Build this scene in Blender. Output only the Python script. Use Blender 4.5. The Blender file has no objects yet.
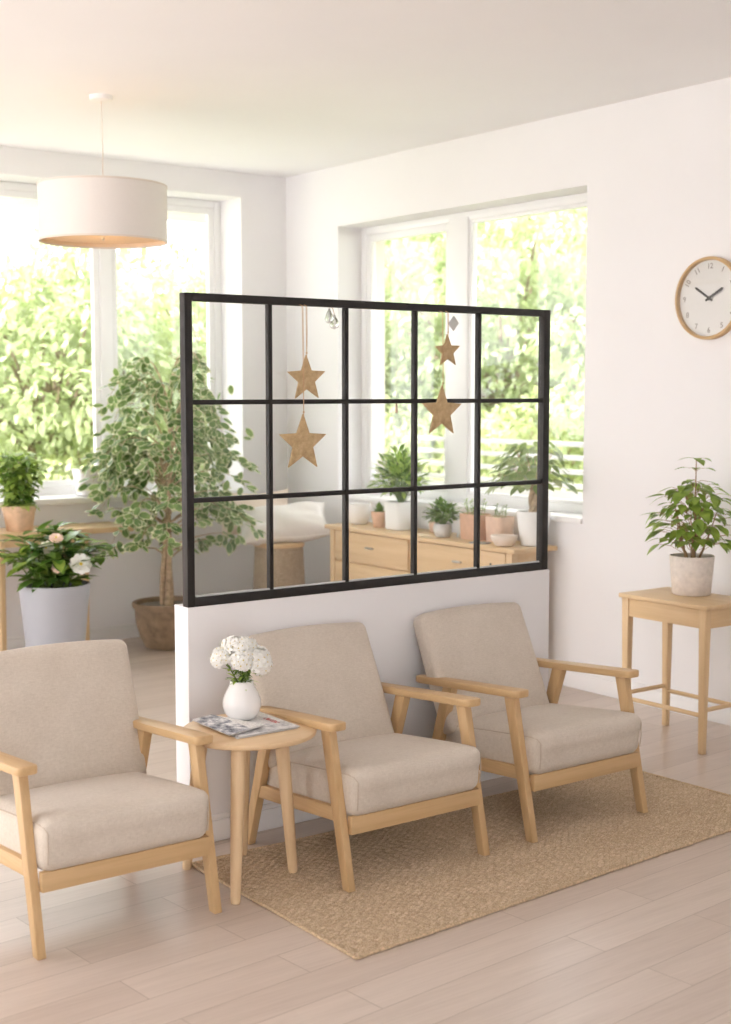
import bpy, bmesh, math, random
import numpy as np
from mathutils import Vector, Matrix, Euler
PI = math.pi
S = bpy.context.scene
COL = S.collection
rnd = random.Random(7)

# ------------------------------------------------------------------ materials
def new_mat(name):
    m = bpy.data.materials.new(name); m.use_nodes = True
    nt = m.node_tree; nt.nodes.clear()
    out = nt.nodes.new('ShaderNodeOutputMaterial')
    return m, nt, out
def N(nt, typ, **kw):
    n = nt.nodes.new(typ)
    for k, v in kw.items():
        if k in n.inputs: n.inputs[k].default_value = v
        else: setattr(n, k, v)
    return n
def principled(nt, out, color=(.8, .8, .8), rough=.5, spec=.5, metal=0):
    b = nt.nodes.new('ShaderNodeBsdfPrincipled')
    b.inputs['Base Color'].default_value = (*color, 1)
    b.inputs['Roughness'].default_value = rough
    b.inputs['Specular IOR Level'].default_value = spec
    b.inputs['Metallic'].default_value = metal
    nt.links.new(b.outputs[0], out.inputs['Surface'])
    return b
def coords(nt, scale=(1, 1, 1), rot=(0, 0, 0), src='Object'):
    tc = nt.nodes.new('ShaderNodeTexCoord'); mp = nt.nodes.new('ShaderNodeMapping')
    mp.inputs['Scale'].default_value = scale; mp.inputs['Rotation'].default_value = rot
    nt.links.new(tc.outputs[src], mp.inputs['Vector'])
    return mp.outputs['Vector']
def noise(nt, vec, scale, detail=3, rough=.5):
    n = nt.nodes.new('ShaderNodeTexNoise')
    n.inputs['Scale'].default_value = scale; n.inputs['Detail'].default_value = detail
    n.inputs['Roughness'].default_value = rough
    nt.links.new(vec, n.inputs['Vector'])
    return n.outputs['Fac']
def ramp(nt, fac, stops):
    r = nt.nodes.new('ShaderNodeValToRGB'); e = r.color_ramp.elements
    while len(e) < len(stops): e.new(.5)
    for i, (p, c) in enumerate(stops):
        e[i].position = p; e[i].color = (*c, 1)
    nt.links.new(fac, r.inputs['Fac'])
    return r.outputs['Color']
def mixc(nt, fac, a, b, mode='MIX'):
    m = nt.nodes.new('ShaderNodeMix'); m.data_type = 'RGBA'; m.blend_type = mode
    for sock, v in ((m.inputs['Factor'], fac), (m.inputs[6], a), (m.inputs[7], b)):
        if isinstance(v, (int, float)): sock.default_value = v
        elif isinstance(v, tuple): sock.default_value = (*v, 1)
        else: nt.links.new(v, sock)
    return m.outputs[2]
def math_n(nt, op, a, b=0.0):
    m = nt.nodes.new('ShaderNodeMath'); m.operation = op
    for i, v in enumerate((a, b)):
        if isinstance(v, (int, float)): m.inputs[i].default_value = v
        else: nt.links.new(v, m.inputs[i])
    return m.outputs[0]
def bump(nt, h, b, strength=.2, dist=.002):
    n = nt.nodes.new('ShaderNodeBump'); n.inputs['Strength'].default_value = strength
    n.inputs['Distance'].default_value = dist
    nt.links.new(h, n.inputs['Height']); nt.links.new(n.outputs[0], b.inputs['Normal'])

def plain(name, c, rough=.5, spec=.5, metal=0, var=.0, vscale=6, bmp=0, bscale=60, bdist=.002):
    m, nt, out = new_mat(name); b = principled(nt, out, c, rough, spec, metal)
    if var or bmp: v = coords(nt)
    if var:
        lo = tuple(max(0, x*(1-var)) for x in c); hi = tuple(min(1, x*(1+var)) for x in c)
        nt.links.new(ramp(nt, noise(nt, v, vscale, 4), [(.3, lo), (.7, hi)]), b.inputs['Base Color'])
    if bmp: bump(nt, noise(nt, v, bscale, 4), b, bmp, bdist)
    return m

def wood(name, axis, lo, hi, rough=.42):
    m, nt, out = new_mat(name); b = principled(nt, out, hi, rough, .4)
    sc = [26, 26, 26]; sc[axis] = 1.6
    v = coords(nt, tuple(sc))
    n1 = noise(nt, v, 1.0, 4, .6)
    sc2 = [150, 150, 150]; sc2[axis] = 5
    n2 = noise(nt, coords(nt, tuple(sc2)), 1.0, 2, .5)
    c = ramp(nt, n1, [(.28, lo), (.72, hi)])
    c = mixc(nt, ramp(nt, n2, [(.35, (.0, 0, 0)), (.7, (.16, .16, .16))]), c, tuple(x*.8 for x in lo))
    nt.links.new(c, b.inputs['Base Color'])
    bump(nt, n2, b, .08, .001)
    return m
OAK = [(.54, .35, .17), (.665, .46, .25)]
WOOD = [wood('oak_x', 0, *OAK), wood('oak_y', 1, *OAK), wood('oak_z', 2, *OAK)]
PALE = [(.66, .46, .25), (.77, .57, .345)]
PALEW = [wood('pale_oak_x', 0, *PALE), wood('pale_oak_y', 1, *PALE), wood('pale_oak_z', 2, *PALE)]
BEECH = [(.67, .47, .27), (.77, .575, .36)]
BEECHW = [wood('beech_x', 0, *BEECH), wood('beech_y', 1, *BEECH), wood('beech_z', 2, *BEECH)]

def linen(name, lo, hi):
    m, nt, out = new_mat(name); b = principled(nt, out, hi, .9, .15)
    f = None
    for sc in ((70, 70, 560), (560, 70, 70), (70, 560, 70)):
        n = noise(nt, coords(nt, sc), 1, 2, .6)
        f = n if f is None else math_n(nt, 'ADD', f, n)
    f = math_n(nt, 'DIVIDE', f, 3.0)
    big = noise(nt, coords(nt), 7, 3)
    c = ramp(nt, f, [(.36, lo), (.64, hi)])
    c = mixc(nt, .3, c, ramp(nt, big, [(.3, lo), (.7, hi)]))
    nt.links.new(c, b.inputs['Base Color'])
    b.inputs['Sheen Weight'].default_value = .25
    bump(nt, f, b, .3, .002)
    return m
LINEN = linen('beige_linen', (.545, .475, .395), (.705, .635, .55))
SEAM = plain('linen_piping', (.54, .455, .37), .9, .1)

WALL = plain('wall_paint', (.83, .82, .825), .85, .2, var=.012, vscale=2, bmp=.06, bscale=90, bdist=.002)
CEIL = plain('ceiling_paint', (.885, .88, .89), .9, .1, var=.01, vscale=1.5)
TRIM = plain('trim_paint', (.86, .85, .845), .45, .4)
WFRAME = plain('window_upvc', (.87, .87, .87), .3, .5)
BLACK = plain('black_steel', (.017, .015, .014), .42, .4, var=.2, vscale=30)

def floor_mat():
    m, nt, out = new_mat('oak_floorboards'); b = principled(nt, out, (.6, .5, .42), .3, .6)
    rot = (0, 0, math.radians(-4.6))
    v = coords(nt, (1, 1, 1), rot)
    br = nt.nodes.new('ShaderNodeTexBrick'); nt.links.new(v, br.inputs['Vector'])
    br.offset = .37; br.offset_frequency = 2; br.squash = 1
    br.inputs['Scale'].default_value = 1; br.inputs['Brick Width'].default_value = 1.15
    br.inputs['Row Height'].default_value = .15; br.inputs['Mortar Size'].default_value = .0016
    br.inputs['Mortar Smooth'].default_value = .3; br.inputs['Bias'].default_value = 0
    br.inputs['Color1'].default_value = (.0, .0, .0, 1); br.inputs['Color2'].default_value = (1, 1, 1, 1)
    br.inputs['Mortar'].default_value = (.5, .5, .5, 1)
    v2 = coords(nt, (1.3, 16, 1), rot)
    # shift the grain board by board
    add = nt.nodes.new('ShaderNodeVectorMath'); add.operation = 'ADD'
    sc = nt.nodes.new('ShaderNodeVectorMath'); sc.operation = 'SCALE'; sc.inputs['Scale'].default_value = 9.0
    nt.links.new(br.outputs['Color'], sc.inputs[0]); nt.links.new(v2, add.inputs[0]); nt.links.new(sc.outputs[0], add.inputs[1])
    g = noise(nt, add.outputs[0], 1.1, 6, .62)
    v3 = coords(nt, (5, 120, 1), rot)
    g2 = noise(nt, v3, 1, 3, .6)
    board = ramp(nt, br.outputs['Color'], [(0, (.575, .48, .415)), (1, (.685, .59, .52))])
    grain = ramp(nt, g, [(.25, (.88, .86, .845)), (.5, (.98, .975, .97)), (.75, (1.05, 1.045, 1.04))])
    c = mixc(nt, 1.0, board, grain, 'MULTIPLY')
    c = mixc(nt, .28, c, ramp(nt, g2, [(.35, (.44, .35, .285)), (.65, (.62, .53, .455))]))
    c = mixc(nt, math_n(nt, 'MULTIPLY', br.outputs['Fac'], .6), c, (.27, .20, .15))
    nt.links.new(c, b.inputs['Base Color'])
    nt.links.new(ramp(nt, g, [(.3, (.33, .33, .33)), (.7, (.30, .30, .30))]), b.inputs['Roughness'])
    bump(nt, br.outputs['Fac'], b, -.3, .002)
    return m
FLOOR = floor_mat()

def rug_mat():
    m, nt, out = new_mat('jute_weave'); b = principled(nt, out, (.5, .37, .23), .95, .1)
    v = coords(nt, (1, 1, 1), (0, 0, math.radians(-2)))
    wob = nt.nodes.new('ShaderNodeTexNoise'); wob.inputs['Scale'].default_value = 55
    nt.links.new(v, wob.inputs['Vector'])
    mm = mixc(nt, .010, v, wob.outputs['Color'], 'LINEAR_LIGHT')
    br = nt.nodes.new('ShaderNodeTexBrick'); nt.links.new(mm, br.inputs['Vector'])
    br.offset = .5
    br.inputs['Scale'].default_value = 1; br.inputs['Brick Width'].default_value = .030
    br.inputs['Row Height'].default_value = .0125; br.inputs['Mortar Size'].default_value = .0030
    br.inputs['Mortar Smooth'].default_value = .9
    br.inputs['Color1'].default_value = (.50, .38, .25, 1); br.inputs['Color2'].default_value = (.76, .62, .455, 1)
    br.inputs['Mortar'].default_value = (.42, .30, .185, 1)
    n1 = noise(nt, v, 260, 3, .7); n2 = noise(nt, v, 5, 3)
    c = mixc(nt, .5, br.outputs['Color'], ramp(nt, n1, [(.37, (.27, .18, .10)), (.5, (.60, .46, .31)), (.65, (.84, .71, .54))]))
    c = mixc(nt, .15, c, ramp(nt, n2, [(.3, (.56, .43, .285)), (.7, (.72, .58, .42))]))
    nt.links.new(c, b.inputs['Base Color'])
    bump(nt, n1, b, .6, .003)
    return m
RUG = rug_mat()
RUGEDGE = plain('jute_braid', (.58, .44, .29), .95, .1, var=.3, vscale=150, bmp=.6, bscale=220, bdist=.003)

def glass_mat(name, tint=.0, refl=1.0):
    m, nt, out = new_mat(name)
    tr = nt.nodes.new('ShaderNodeBsdfTransparent'); tr.inputs[0].default_value = (.985, .99, .987, 1)
    gl = nt.nodes.new('ShaderNodeBsdfGlossy'); gl.inputs['Roughness'].default_value = .01
    fr = nt.nodes.new('ShaderNodeFresnel'); geo = nt.nodes.new('ShaderNodeNewGeometry')      # same index on both faces of the thin pane
    nt.links.new(math_n(nt, 'ADD', 1.45, math_n(nt, 'MULTIPLY', geo.outputs['Backfacing'], 1/1.45-1.45)), fr.inputs['IOR'])
    mx = nt.nodes.new('ShaderNodeMixShader')
    nt.links.new(math_n(nt, 'MULTIPLY', fr.outputs[0], refl), mx.inputs[0])
    nt.links.new(tr.outputs[0], mx.inputs[1]); nt.links.new(gl.outputs[0], mx.inputs[2])
    nt.links.new(mx.outputs[0], out.inputs['Surface'])
    return m
GLASS = glass_mat('clear_glass')

def leaf_mat(name, lo, hi, trans=.35, rough=.38, spec=.45, scale=14):
    m, nt, out = new_mat(name)
    b = nt.nodes.new('ShaderNodeBsdfPrincipled'); b.inputs['Roughness'].default_value = rough
    b.inputs['Specular IOR Level'].default_value = spec
    t = nt.nodes.new('ShaderNodeBsdfTranslucent'); mx = nt.nodes.new('ShaderNodeMixShader'); mx.inputs[0].default_value = trans
    c = ramp(nt, noise(nt, coords(nt), scale, 2), [(.3, lo), (.7, hi)])
    nt.links.new(c, b.inputs['Base Color'])
    nt.links.new(mixc(nt, 1.0, c, (1.0, 1.06, .8), 'MULTIPLY'), t.inputs['Color'])
    nt.links.new(b.outputs[0], mx.inputs[1]); nt.links.new(t.outputs[0], mx.inputs[2])
    nt.links.new(mx.outputs[0], out.inputs['Surface'])
    return m
LF_FICUS = leaf_mat('ficus_green', (.10, .19, .065), (.27, .38, .14), .35)
LF_CREAM = leaf_mat('ficus_cream', (.62, .62, .40), (.80, .79, .60), .35)
LF_BRIGHT = leaf_mat('bright_green_leaf', (.15, .26, .035), (.36, .48, .09), .35, .3)
LF_DARK = leaf_mat('dark_glossy_leaf', (.04, .105, .02), (.16, .29, .05), .25, .25, .6)
LF_LIME = leaf_mat('lime_leaf', (.31, .46, .09), (.56, .68, .22), .5, .4)
LF_MONEY = leaf_mat('grey_green_leaf', (.20, .30, .11), (.45, .53, .27), .4, .3)
LF_BUSH = leaf_mat('mid_green_leaf', (.09, .19, .03), (.26, .40, .09), .35, .4)
LF_SAGE = leaf_mat('sage_leaf', (.30, .36, .22), (.46, .52, .34), .35, .5)
LF_TREE = [leaf_mat('garden_leaf_pale', (.36, .42, .22), (.62, .66, .45), .45, .45, .3, 2.2),
           leaf_mat('garden_leaf_mid', (.27, .33, .16), (.54, .585, .36), .45, .45, .3, 2.2),
           leaf_mat('garden_leaf_yellow', (.42, .47, .20), (.66, .67, .42), .45, .45, .3, 2.2)]
BARK = plain('ficus_bark', (.50, .38, .26), .8, .2, var=.3, vscale=40, bmp=.5, bscale=70, bdist=.004)
BARKD = plain('tree_bark', (.28, .21, .15), .9, .2, var=.3, vscale=12, bmp=.5, bscale=30)
STEMG = plain('green_stem', (.16, .25, .06), .5, .3)
STEMB = plain('woody_stem', (.34, .22, .12), .7, .2, var=.2, vscale=60)
SOIL = plain('potting_soil', (.05, .035, .024), .95, .1, var=.5, vscale=90, bmp=.8, bscale=130, bdist=.006)
PEBBLE = plain('grey_grit', (.36, .33, .29), .9, .2, var=.4, vscale=120, bmp=.8, bscale=160, bdist=.006)
CERAM = plain('white_ceramic', (.86, .85, .83), .16, .5)
CERAMM = plain('matt_white_ceramic', (.85, .845, .83), .5, .4)
GREYPOT = plain('pale_grey_pot', (.42, .435, .475), .4, .45, var=.02, vscale=5)
STONEPOT = plain('rough_white_stoneware', (.76, .69, .63), .85, .2, var=.08, vscale=40, bmp=.7, bscale=48, bdist=.006)
BROWNPOT = plain('brown_stoneware', (.30, .215, .14), .55, .4, var=.28, vscale=18, bmp=.25, bscale=50)
TERRA = plain('pale_terracotta', (.66, .43, .30), .8, .2, var=.1, vscale=20, bmp=.2, bscale=80)
TERRAL = plain('blush_terracotta', (.72, .52, .40), .8, .2, var=.08, vscale=20, bmp=.2, bscale=80)
SANDPOT = plain('sand_clay', (.66, .46, .31), .8, .2, var=.12, vscale=25, bmp=.3, bscale=70)
PALEGREY = plain('pale_grey_ceramic', (.62, .61, .59), .4, .4)
PETAL = plain('white_petal', (.90, .90, .86), .6, .3)
PETALC = plain('cream_petal', (.86, .80, .68), .6, .3)
PINKP = plain('blush_petal', (.86, .66, .54), .6, .3)
POLLEN = plain('yellow_pollen', (.72, .55, .08), .7, .2)
CHROME = plain('brushed_chrome', (.62, .61, .60), .28, .5, 1)
PILLOW = plain('white_cotton', (.82, .785, .75), .9, .15, bmp=.3, bscale=25, bdist=.01)
PILLOWP = plain('blush_cotton', (.80, .68, .58), .9, .15, bmp=.3, bscale=25, bdist=.01)
STRING = plain('jute_string', (.60, .40, .24), .9, .1)
WSTRING = plain('white_string', (.82, .76, .70), .8, .1)

def cork_mat():
    m, nt, out = new_mat('glitter_cork'); b = principled(nt, out, (.5, .33, .16), .55, .5)
    v = coords(nt)
    a = noise(nt, v, 30, 4, .7); d = noise(nt, v, 420, 2, .6)
    c = ramp(nt, a, [(.3, (.38, .255, .12)), (.52, (.53, .375, .195)), (.72, (.64, .485, .28))])
    c = mixc(nt, ramp(nt, d, [(.62, (0, 0, 0)), (.72, (.75, .75, .75))]), c, (.86, .70, .48))
    nt.links.new(c, b.inputs['Base Color']); bump(nt, d, b, .6, .002)
    return m
CORK = cork_mat()
def basket_mat():
    m, nt, out = new_mat('woven_seagrass'); b = principled(nt, out, (.5, .4, .28), .9, .1)
    v = coords(nt, (1, 1, 1))
    w = nt.nodes.new('ShaderNodeTexWave'); w.bands_direction = 'Z'; w.inputs['Scale'].default_value = 26
    w.inputs['Distortion'].default_value = 3; w.inputs['Detail'].default_value = 3; w.inputs['Detail Scale'].default_value = 4
    nt.links.new(v, w.inputs['Vector'])
    n = noise(nt, v, 60, 3)
    c = ramp(nt, w.outputs['Fac'], [(.1, (.36, .27, .175)), (.8, (.58, .47, .34))])
    c = mixc(nt, .35, c, ramp(nt, n, [(.3, (.33, .25, .16)), (.7, (.62, .51, .38))]))
    nt.links.new(c, b.inputs['Base Color']); bump(nt, w.outputs['Fac'], b, .7, .006)
    return m
BASKET = basket_mat()
def shade_mat(name, col, tcol, t):
    m, nt, out = new_mat(name)
    b = nt.nodes.new('ShaderNodeBsdfPrincipled'); b.inputs['Roughness'].default_value = .85
    b.inputs['Specular IOR Level'].default_value = .15
    w = noise(nt, coords(nt, (200, 200, 200)), 1, 2)
    nt.links.new(ramp(nt, w, [(.3, tuple(x*.97 for x in col)), (.7, col)]), b.inputs['Base Color'])
    tr = nt.nodes.new('ShaderNodeBsdfTranslucent'); tr.inputs[0].default_value = (*tcol, 1)
    mx = nt.nodes.new('ShaderNodeMixShader'); mx.inputs[0].default_value = t
    nt.links.new(b.outputs[0], mx.inputs[1]); nt.links.new(tr.outputs[0], mx.inputs[2])
    nt.links.new(mx.outputs[0], out.inputs['Surface'])
    return m
SHADE = shade_mat('cream_lampshade', (.87, .83, .785), (.8, .7, .6), .15)
LINING = shade_mat('peach_lining', (.86, .66, .45), (.8, .55, .3), .1)

def emit_mat(name, col, s):
    m, nt, out = new_mat(name); e = nt.nodes.new('ShaderNodeEmission')
    e.inputs[0].default_value = (*col, 1); e.inputs[1].default_value = s
    nt.links.new(e.outputs[0], out.inputs['Surface']); return m
BULB = emit_mat('warm_bulb', (1, .72, .42), 6)

def news_mat(name, photo):
    """a folded newspaper page seen from far: columns of grey type, a grey photograph block; nothing legible"""
    m, nt, out = new_mat(name); b = principled(nt, out, (.7, .68, .65), .75, .2)
    v = coords(nt)
    sep = nt.nodes.new('ShaderNodeSeparateXYZ'); nt.links.new(v, sep.inputs[0])
    lines = nt.nodes.new('ShaderNodeTexWave'); lines.bands_direction = 'Y'; lines.inputs['Scale'].default_value = 60
    nt.links.new(v, lines.inputs['Vector'])
    words = noise(nt, coords(nt, (160, 60, 1)), 1, 2)
    ink = math_n(nt, 'MULTIPLY', lines.outputs['Fac'], ramp(nt, words, [(.45, (0, 0, 0)), (.55, (1, 1, 1))]))
    c = mixc(nt, math_n(nt, 'MULTIPLY', ink, .5), (.84, .825, .80), (.36, .35, .35))
    n = noise(nt, v, 24, 5, .7)
    pic = ramp(nt, n, [(.36, (.09, .10, .13)), (.48, (.42, .43, .46)), (.6, (.84, .83, .82))])
    if photo: sel = math_n(nt, 'LESS_THAN', sep.outputs['X'], .035)
    else: sel = math_n(nt, 'MULTIPLY', math_n(nt, 'LESS_THAN', sep.outputs['Y'], -.035), .55)
    c = mixc(nt, sel, c, pic)
    nt.links.new(c, b.inputs['Base Color'])
    return m
NEWSA = news_mat('newsprint_photo_page', True)
NEWSB = news_mat('newsprint_text_page', False)
REDINK = plain('red_ink', (.62, .10, .09), .7, .2)
PAPER = plain('white_paper', (.80, .79, .77), .7, .2)

# ------------------------------------------------------------------ mesh helpers
def link(o): COL.objects.link(o); return o
class MB:
    def __init__(s): s.bm = bmesh.new()
    def merge(s, b2, M=None, mi=0):
        if M is not None: bmesh.ops.transform(b2, matrix=M, verts=b2.verts)
        me = bpy.data.meshes.new('tmp')
        for f in b2.faces: f.material_index = mi
        b2.to_mesh(me); b2.free(); s.bm.from_mesh(me); bpy.data.meshes.remove(me)
        return s
    def box(s, lo, hi, bev=0, M=None, mi=0, seg=2):
        b = bmesh.new(); bmesh.ops.create_cube(b, size=1)
        c = [(lo[i]+hi[i])/2 for i in range(3)]; d = [hi[i]-lo[i] for i in range(3)]
        bmesh.ops.scale(b, vec=d, verts=b.verts); bmesh.ops.translate(b, vec=c, verts=b.verts)
        if bev: bmesh.ops.bevel(b, geom=b.edges[:], offset=bev, segments=seg, affect='EDGES', profile=.5)
        return s.merge(b, M, mi)
    def bar(s, p0, p1, w0, w1, bev=.003, ref=(1, 0, 0), cut=True, mi=0):
        """tapered square bar from p0 to p1; w=(along ref, across). cut: ends horizontal"""
        p0, p1 = Vector(p0), Vector(p1); d = (p1-p0).normalized()
        r = Vector(ref); r = (r-d*r.dot(d)).normalized(); q = d.cross(r)
        b = bmesh.new(); vs = []
        for p, w in ((p0, w0), (p1, w1)):
            for sx, sy in ((-1, -1), (1, -1), (1, 1), (-1, 1)):
                v = p+r*(sx*w[0]/2)+q*(sy*w[1]/2)
                if cut and abs(d.z) > .5: v = v-d*((v.z-p.z)/d.z)
                vs.append(b.verts.new(v))
        b.faces.new(vs[0:4][::-1]); b.faces.new(vs[4:8])
        for i in range(4): b.faces.new((vs[i], vs[(i+1) % 4], vs[4+(i+1) % 4], vs[4+i]))
        bmesh.ops.recalc_face_normals(b, faces=b.faces)
        if bev: bmesh.ops.bevel(b, geom=b.edges[:], offset=bev, segments=2, affect='EDGES', profile=.5)
        return s.merge(b, None, mi)
    def tube(s, pts, rad, seg=10, cap=True, mi=0):
        pts = [Vector(p) for p in pts]; n = len(pts)
        rad = [rad]*n if isinstance(rad, (int, float)) else rad
        b = bmesh.new(); rings = []; up = Vector((.12, .07, .99)).normalized()
        for i, p in enumerate(pts):
            d = (pts[min(i+1, n-1)]-pts[max(i-1, 0)]).normalized()
            if i == 0:
                u = d.orthogonal().normalized()
            else:
                u = (u-d*u.dot(d)).normalized()
            w = d.cross(u)
            rings.append([b.verts.new(p+(u*math.cos(2*PI*k/seg)+w*math.sin(2*PI*k/seg))*rad[i]) for k in range(seg)])
        for i in range(n-1):
            for k in range(seg):
                b.faces.new((rings[i][k], rings[i][(k+1) % seg], rings[i+1][(k+1) % seg], rings[i+1][k]))
        if cap: b.faces.new(rings[0][::-1]); b.faces.new(rings[-1])
        return s.merge(b, None, mi)
    def lathe(s, prof, seg=40, c=(0, 0, 0), mi=0, M=None, closed=False, sq=0):
        """profile [(r,z)]; r=0 closes to a pole; sq>0 squares the plan off"""
        b = bmesh.new(); rings = []
        def pl(a):
            if not sq: return math.cos(a), math.sin(a)
            ca, sa = math.cos(a), math.sin(a); k = (abs(ca)**sq+abs(sa)**sq)**(-1/sq); return ca*k, sa*k
        for r, z in prof:
            if r < 1e-6: rings.append([b.verts.new((c[0], c[1], c[2]+z))])
            else:
                rings.append([b.verts.new((c[0]+r*pl(2*PI*k/seg)[0], c[1]+r*pl(2*PI*k/seg)[1], c[2]+z)) for k in range(seg)])
        R = list(zip(rings, rings[1:]))
        if closed: R.append((rings[-1], rings[0]))
        for A, B in R:
            for k in range(seg):
                k2 = (k+1) % seg
                if len(A) == 1 and len(B) == 1: continue
                if len(A) == 1: b.faces.new((A[0], B[k2], B[k]))
                elif len(B) == 1: b.faces.new((A[k], A[k2], B[0]))
                else: b.faces.new((A[k], A[k2], B[k2], B[k]))
        bmesh.ops.recalc_face_normals(b, faces=b.faces)
        return s.merge(b, M, mi)
    def prism(s, pts, d0, d1, axis=1, bev=0, M=None, mi=0):
        """2-D outline extruded along an axis (0,1,2) between d0 and d1"""
        b = bmesh.new()
        def mk(p, d):
            l = list(p); l.insert(axis, d); return b.verts.new(l)
        A = [mk(p, d0) for p in pts]; B = [mk(p, d1) for p in pts]
        b.faces.new(A); b.faces.new(B[::-1]); n = len(pts)
        for i in range(n): b.faces.new((A[i], B[i], B[(i+1) % n], A[(i+1) % n]))
        bmesh.ops.recalc_face_normals(b, faces=b.faces)
        if bev: bmesh.ops.bevel(b, geom=b.edges[:], offset=bev, segments=2, affect='EDGES', profile=.5)
        return s.merge(b, M, mi)
    def cushion(s, lo, hi, r, puff=(0, 0, 0), n=14, fn=None):
        """rounded box with puffed faces; fn(v) post-deforms"""
        b = bmesh.new(); bmesh.ops.create_cube(b, size=2)
        bmesh.ops.subdivide_edges(b, edges=b.edges[:], cuts=n, use_grid_fill=True)
        c = Vector([(lo[i]+hi[i])/2 for i in range(3)]); h = Vector([(hi[i]-lo[i])/2 for i in range(3)])
        for v in b.verts:
            u = v.co.copy()
            # finer spacing near the edges
            u = Vector([math.copysign(1-(1-abs(t))**1.6, t) if abs(t) < 1 else t for t in u])
            p = Vector([u[i]*h[i] for i in range(3)])
            q = Vector([max(-(h[i]-r), min(h[i]-r, p[i])) for i in range(3)])
            d = p-q
            if d.length > 1e-9:
                # distance on the cube surface -> sphere of radius r
                d = d.normalized()*r; p = q+d
            a = [1-min(1, abs(u[i]))**2 for i in range(3)]
            for i in range(3):
                j, k = (i+1) % 3, (i+2) % 3
                p[i] += math.copysign(1, u[i])*puff[i]*a[j]*a[k]*(abs(u[i])**2)
            v.co = p+c
            if fn: v.co = fn(v.co, u)
        bmesh.ops.recalc_face_normals(b, faces=b.faces)
        return s.merge(b)
    def build(s, name, mats, parent=None, smooth=40):
        me = bpy.data.meshes.new(name)
        s.bm.to_mesh(me); s.bm.free()
        for m in (mats if isinstance(mats, (list, tuple)) else [mats]): me.materials.append(m)
        return finish(name, me, parent, smooth)
def finish(name, me, parent=None, smooth=40):
    if smooth:
        me.polygons.foreach_set('use_smooth', [True]*len(me.polygons))
        if smooth < 180:
            try: me.set_sharp_from_angle(angle=math.radians(smooth))
            except Exception: pass
    o = link(bpy.data.objects.new(name, me))
    if parent is not None: o.parent = parent
    return o
def thing(name, label, cat, loc=(0, 0, 0), rz=0, group=None):
    o = link(bpy.data.objects.new(name, None)); o.empty_display_size = .1
    o.location = loc; o.rotation_euler = (0, 0, rz)
    return tag(o, label, cat, group)
def tag(o, label, cat, group=None):
    o['label'] = label; o['category'] = cat
    if group: o['group'] = group
    return o
def struct(o): o['kind'] = 'structure'; return o

# leaves: rows of (base, direction, up, length, width, droop) -> one mesh
def leaf_cloud(name, mats, leaves, parent, rows=5, variegated=False, shape='oval', fold=.18):
    T = np.linspace(0, 1, rows)
    if shape == 'oval': Wp = np.sin(PI*np.clip(T, .0, 1)**.85)**.8
    elif shape == 'heart': Wp = np.array([np.interp(t, [0, .12, .3, .6, .85, 1], [.25, .8, 1, .75, .3, 0]) for t in T])
    else: Wp = np.sin(PI*np.clip(T, 0, 1)**1.05)**1.2
    Wp[0] = max(Wp[0], .06); Wp[-1] = 0.02
    Sc = np.array([-1, -.78, 0, .78, 1.]) if variegated else np.array([-1., 0, 1.])
    nc = len(Sc); B = len(leaves)
    if B == 0: return None
    base = np.array([l[0] for l in leaves], float); d = np.array([l[1] for l in leaves], float); up = np.array([l[2] for l in leaves], float)
    L = np.array([l[3] for l in leaves]); W = np.array([l[4] for l in leaves]); dr = np.array([l[5] for l in leaves])
    d /= np.linalg.norm(d, axis=1)[:, None]
    sd = np.cross(d, up); nn = np.linalg.norm(sd, axis=1)[:, None]; nn[nn < 1e-6] = 1; sd /= nn
    u2 = np.cross(sd, d)
    V = np.zeros((B, rows, nc, 3))
    for i, t in enumerate(T):
        for j, s_ in enumerate(Sc):
            V[:, i, j] = base + d*(L*t)[:, None] + sd*(W*.5*Wp[i]*s_)[:, None] + u2*(fold*abs(s_)*W*.5*Wp[i]-dr*L*t*t)[:, None]
    idx = np.arange(B*rows*nc).reshape(B, rows, nc)
    q = np.stack([idx[:, :-1, :-1], idx[:, :-1, 1:], idx[:, 1:, 1:], idx[:, 1:, :-1]], -1).reshape(-1, 4)
    me = bpy.data.meshes.new(name)
    me.from_pydata(V.reshape(-1, 3).tolist(), [], q.tolist())
    for m in mats: me.materials.append(m)
    if variegated:
        mi = np.zeros((B, rows-1, nc-1), int); mi[:, :, 0] = 1; mi[:, :, -1] = 1; mi[:, -1, :] = 1
        me.polygons.foreach_set('material_index', mi.reshape(-1).tolist())
    elif len(mats) > 1:
        r = np.random.RandomState(3).randint(0, len(mats), B)
        me.polygons.foreach_set('material_index', np.repeat(r, (rows-1)*(nc-1)).tolist())
    me.update()
    return finish(name, me, parent, 180)
def rvec(a, b): return rnd.uniform(a, b)
def sph(th, ph): return Vector((math.cos(th)*math.cos(ph), math.sin(th)*math.cos(ph), math.sin(ph)))

# ------------------------------------------------------------------ room
XR, YB, ZC = 5.276, 7.994, 3.062
XL, YF = -2.6, -1.6
def floor_obj():
    m = MB(); m.box((XL, YF, -.12), (XR+.35, YB+.33, 0)); return struct(m.build('floor', FLOOR))
floor_obj()
m = MB(); m.box((XL, YF, ZC), (XR+.35, YB+.33, ZC+.2)); struct(m.build('ceiling', CEIL))
WT = .33
BX0, BX1, BZ0, BZ1 = 2.35, 4.915, .905, 2.9        # back window opening
m = MB()
m.box((XL, YB, 0), (XR+.0, YB+WT, BZ0)); m.box((XL, YB, BZ1), (XR, YB+WT, ZC))
m.box((XL, YB, BZ0), (BX0, YB+WT, BZ1)); m.box((BX1, YB, BZ0), (XR, YB+WT, BZ1))
struct(m.build('wall_back', WALL, smooth=0))
RY0, RY1, RZ0, RZ1 = 5.14, 7.38, .905, 2.675       # right window opening
m = MB()
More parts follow.
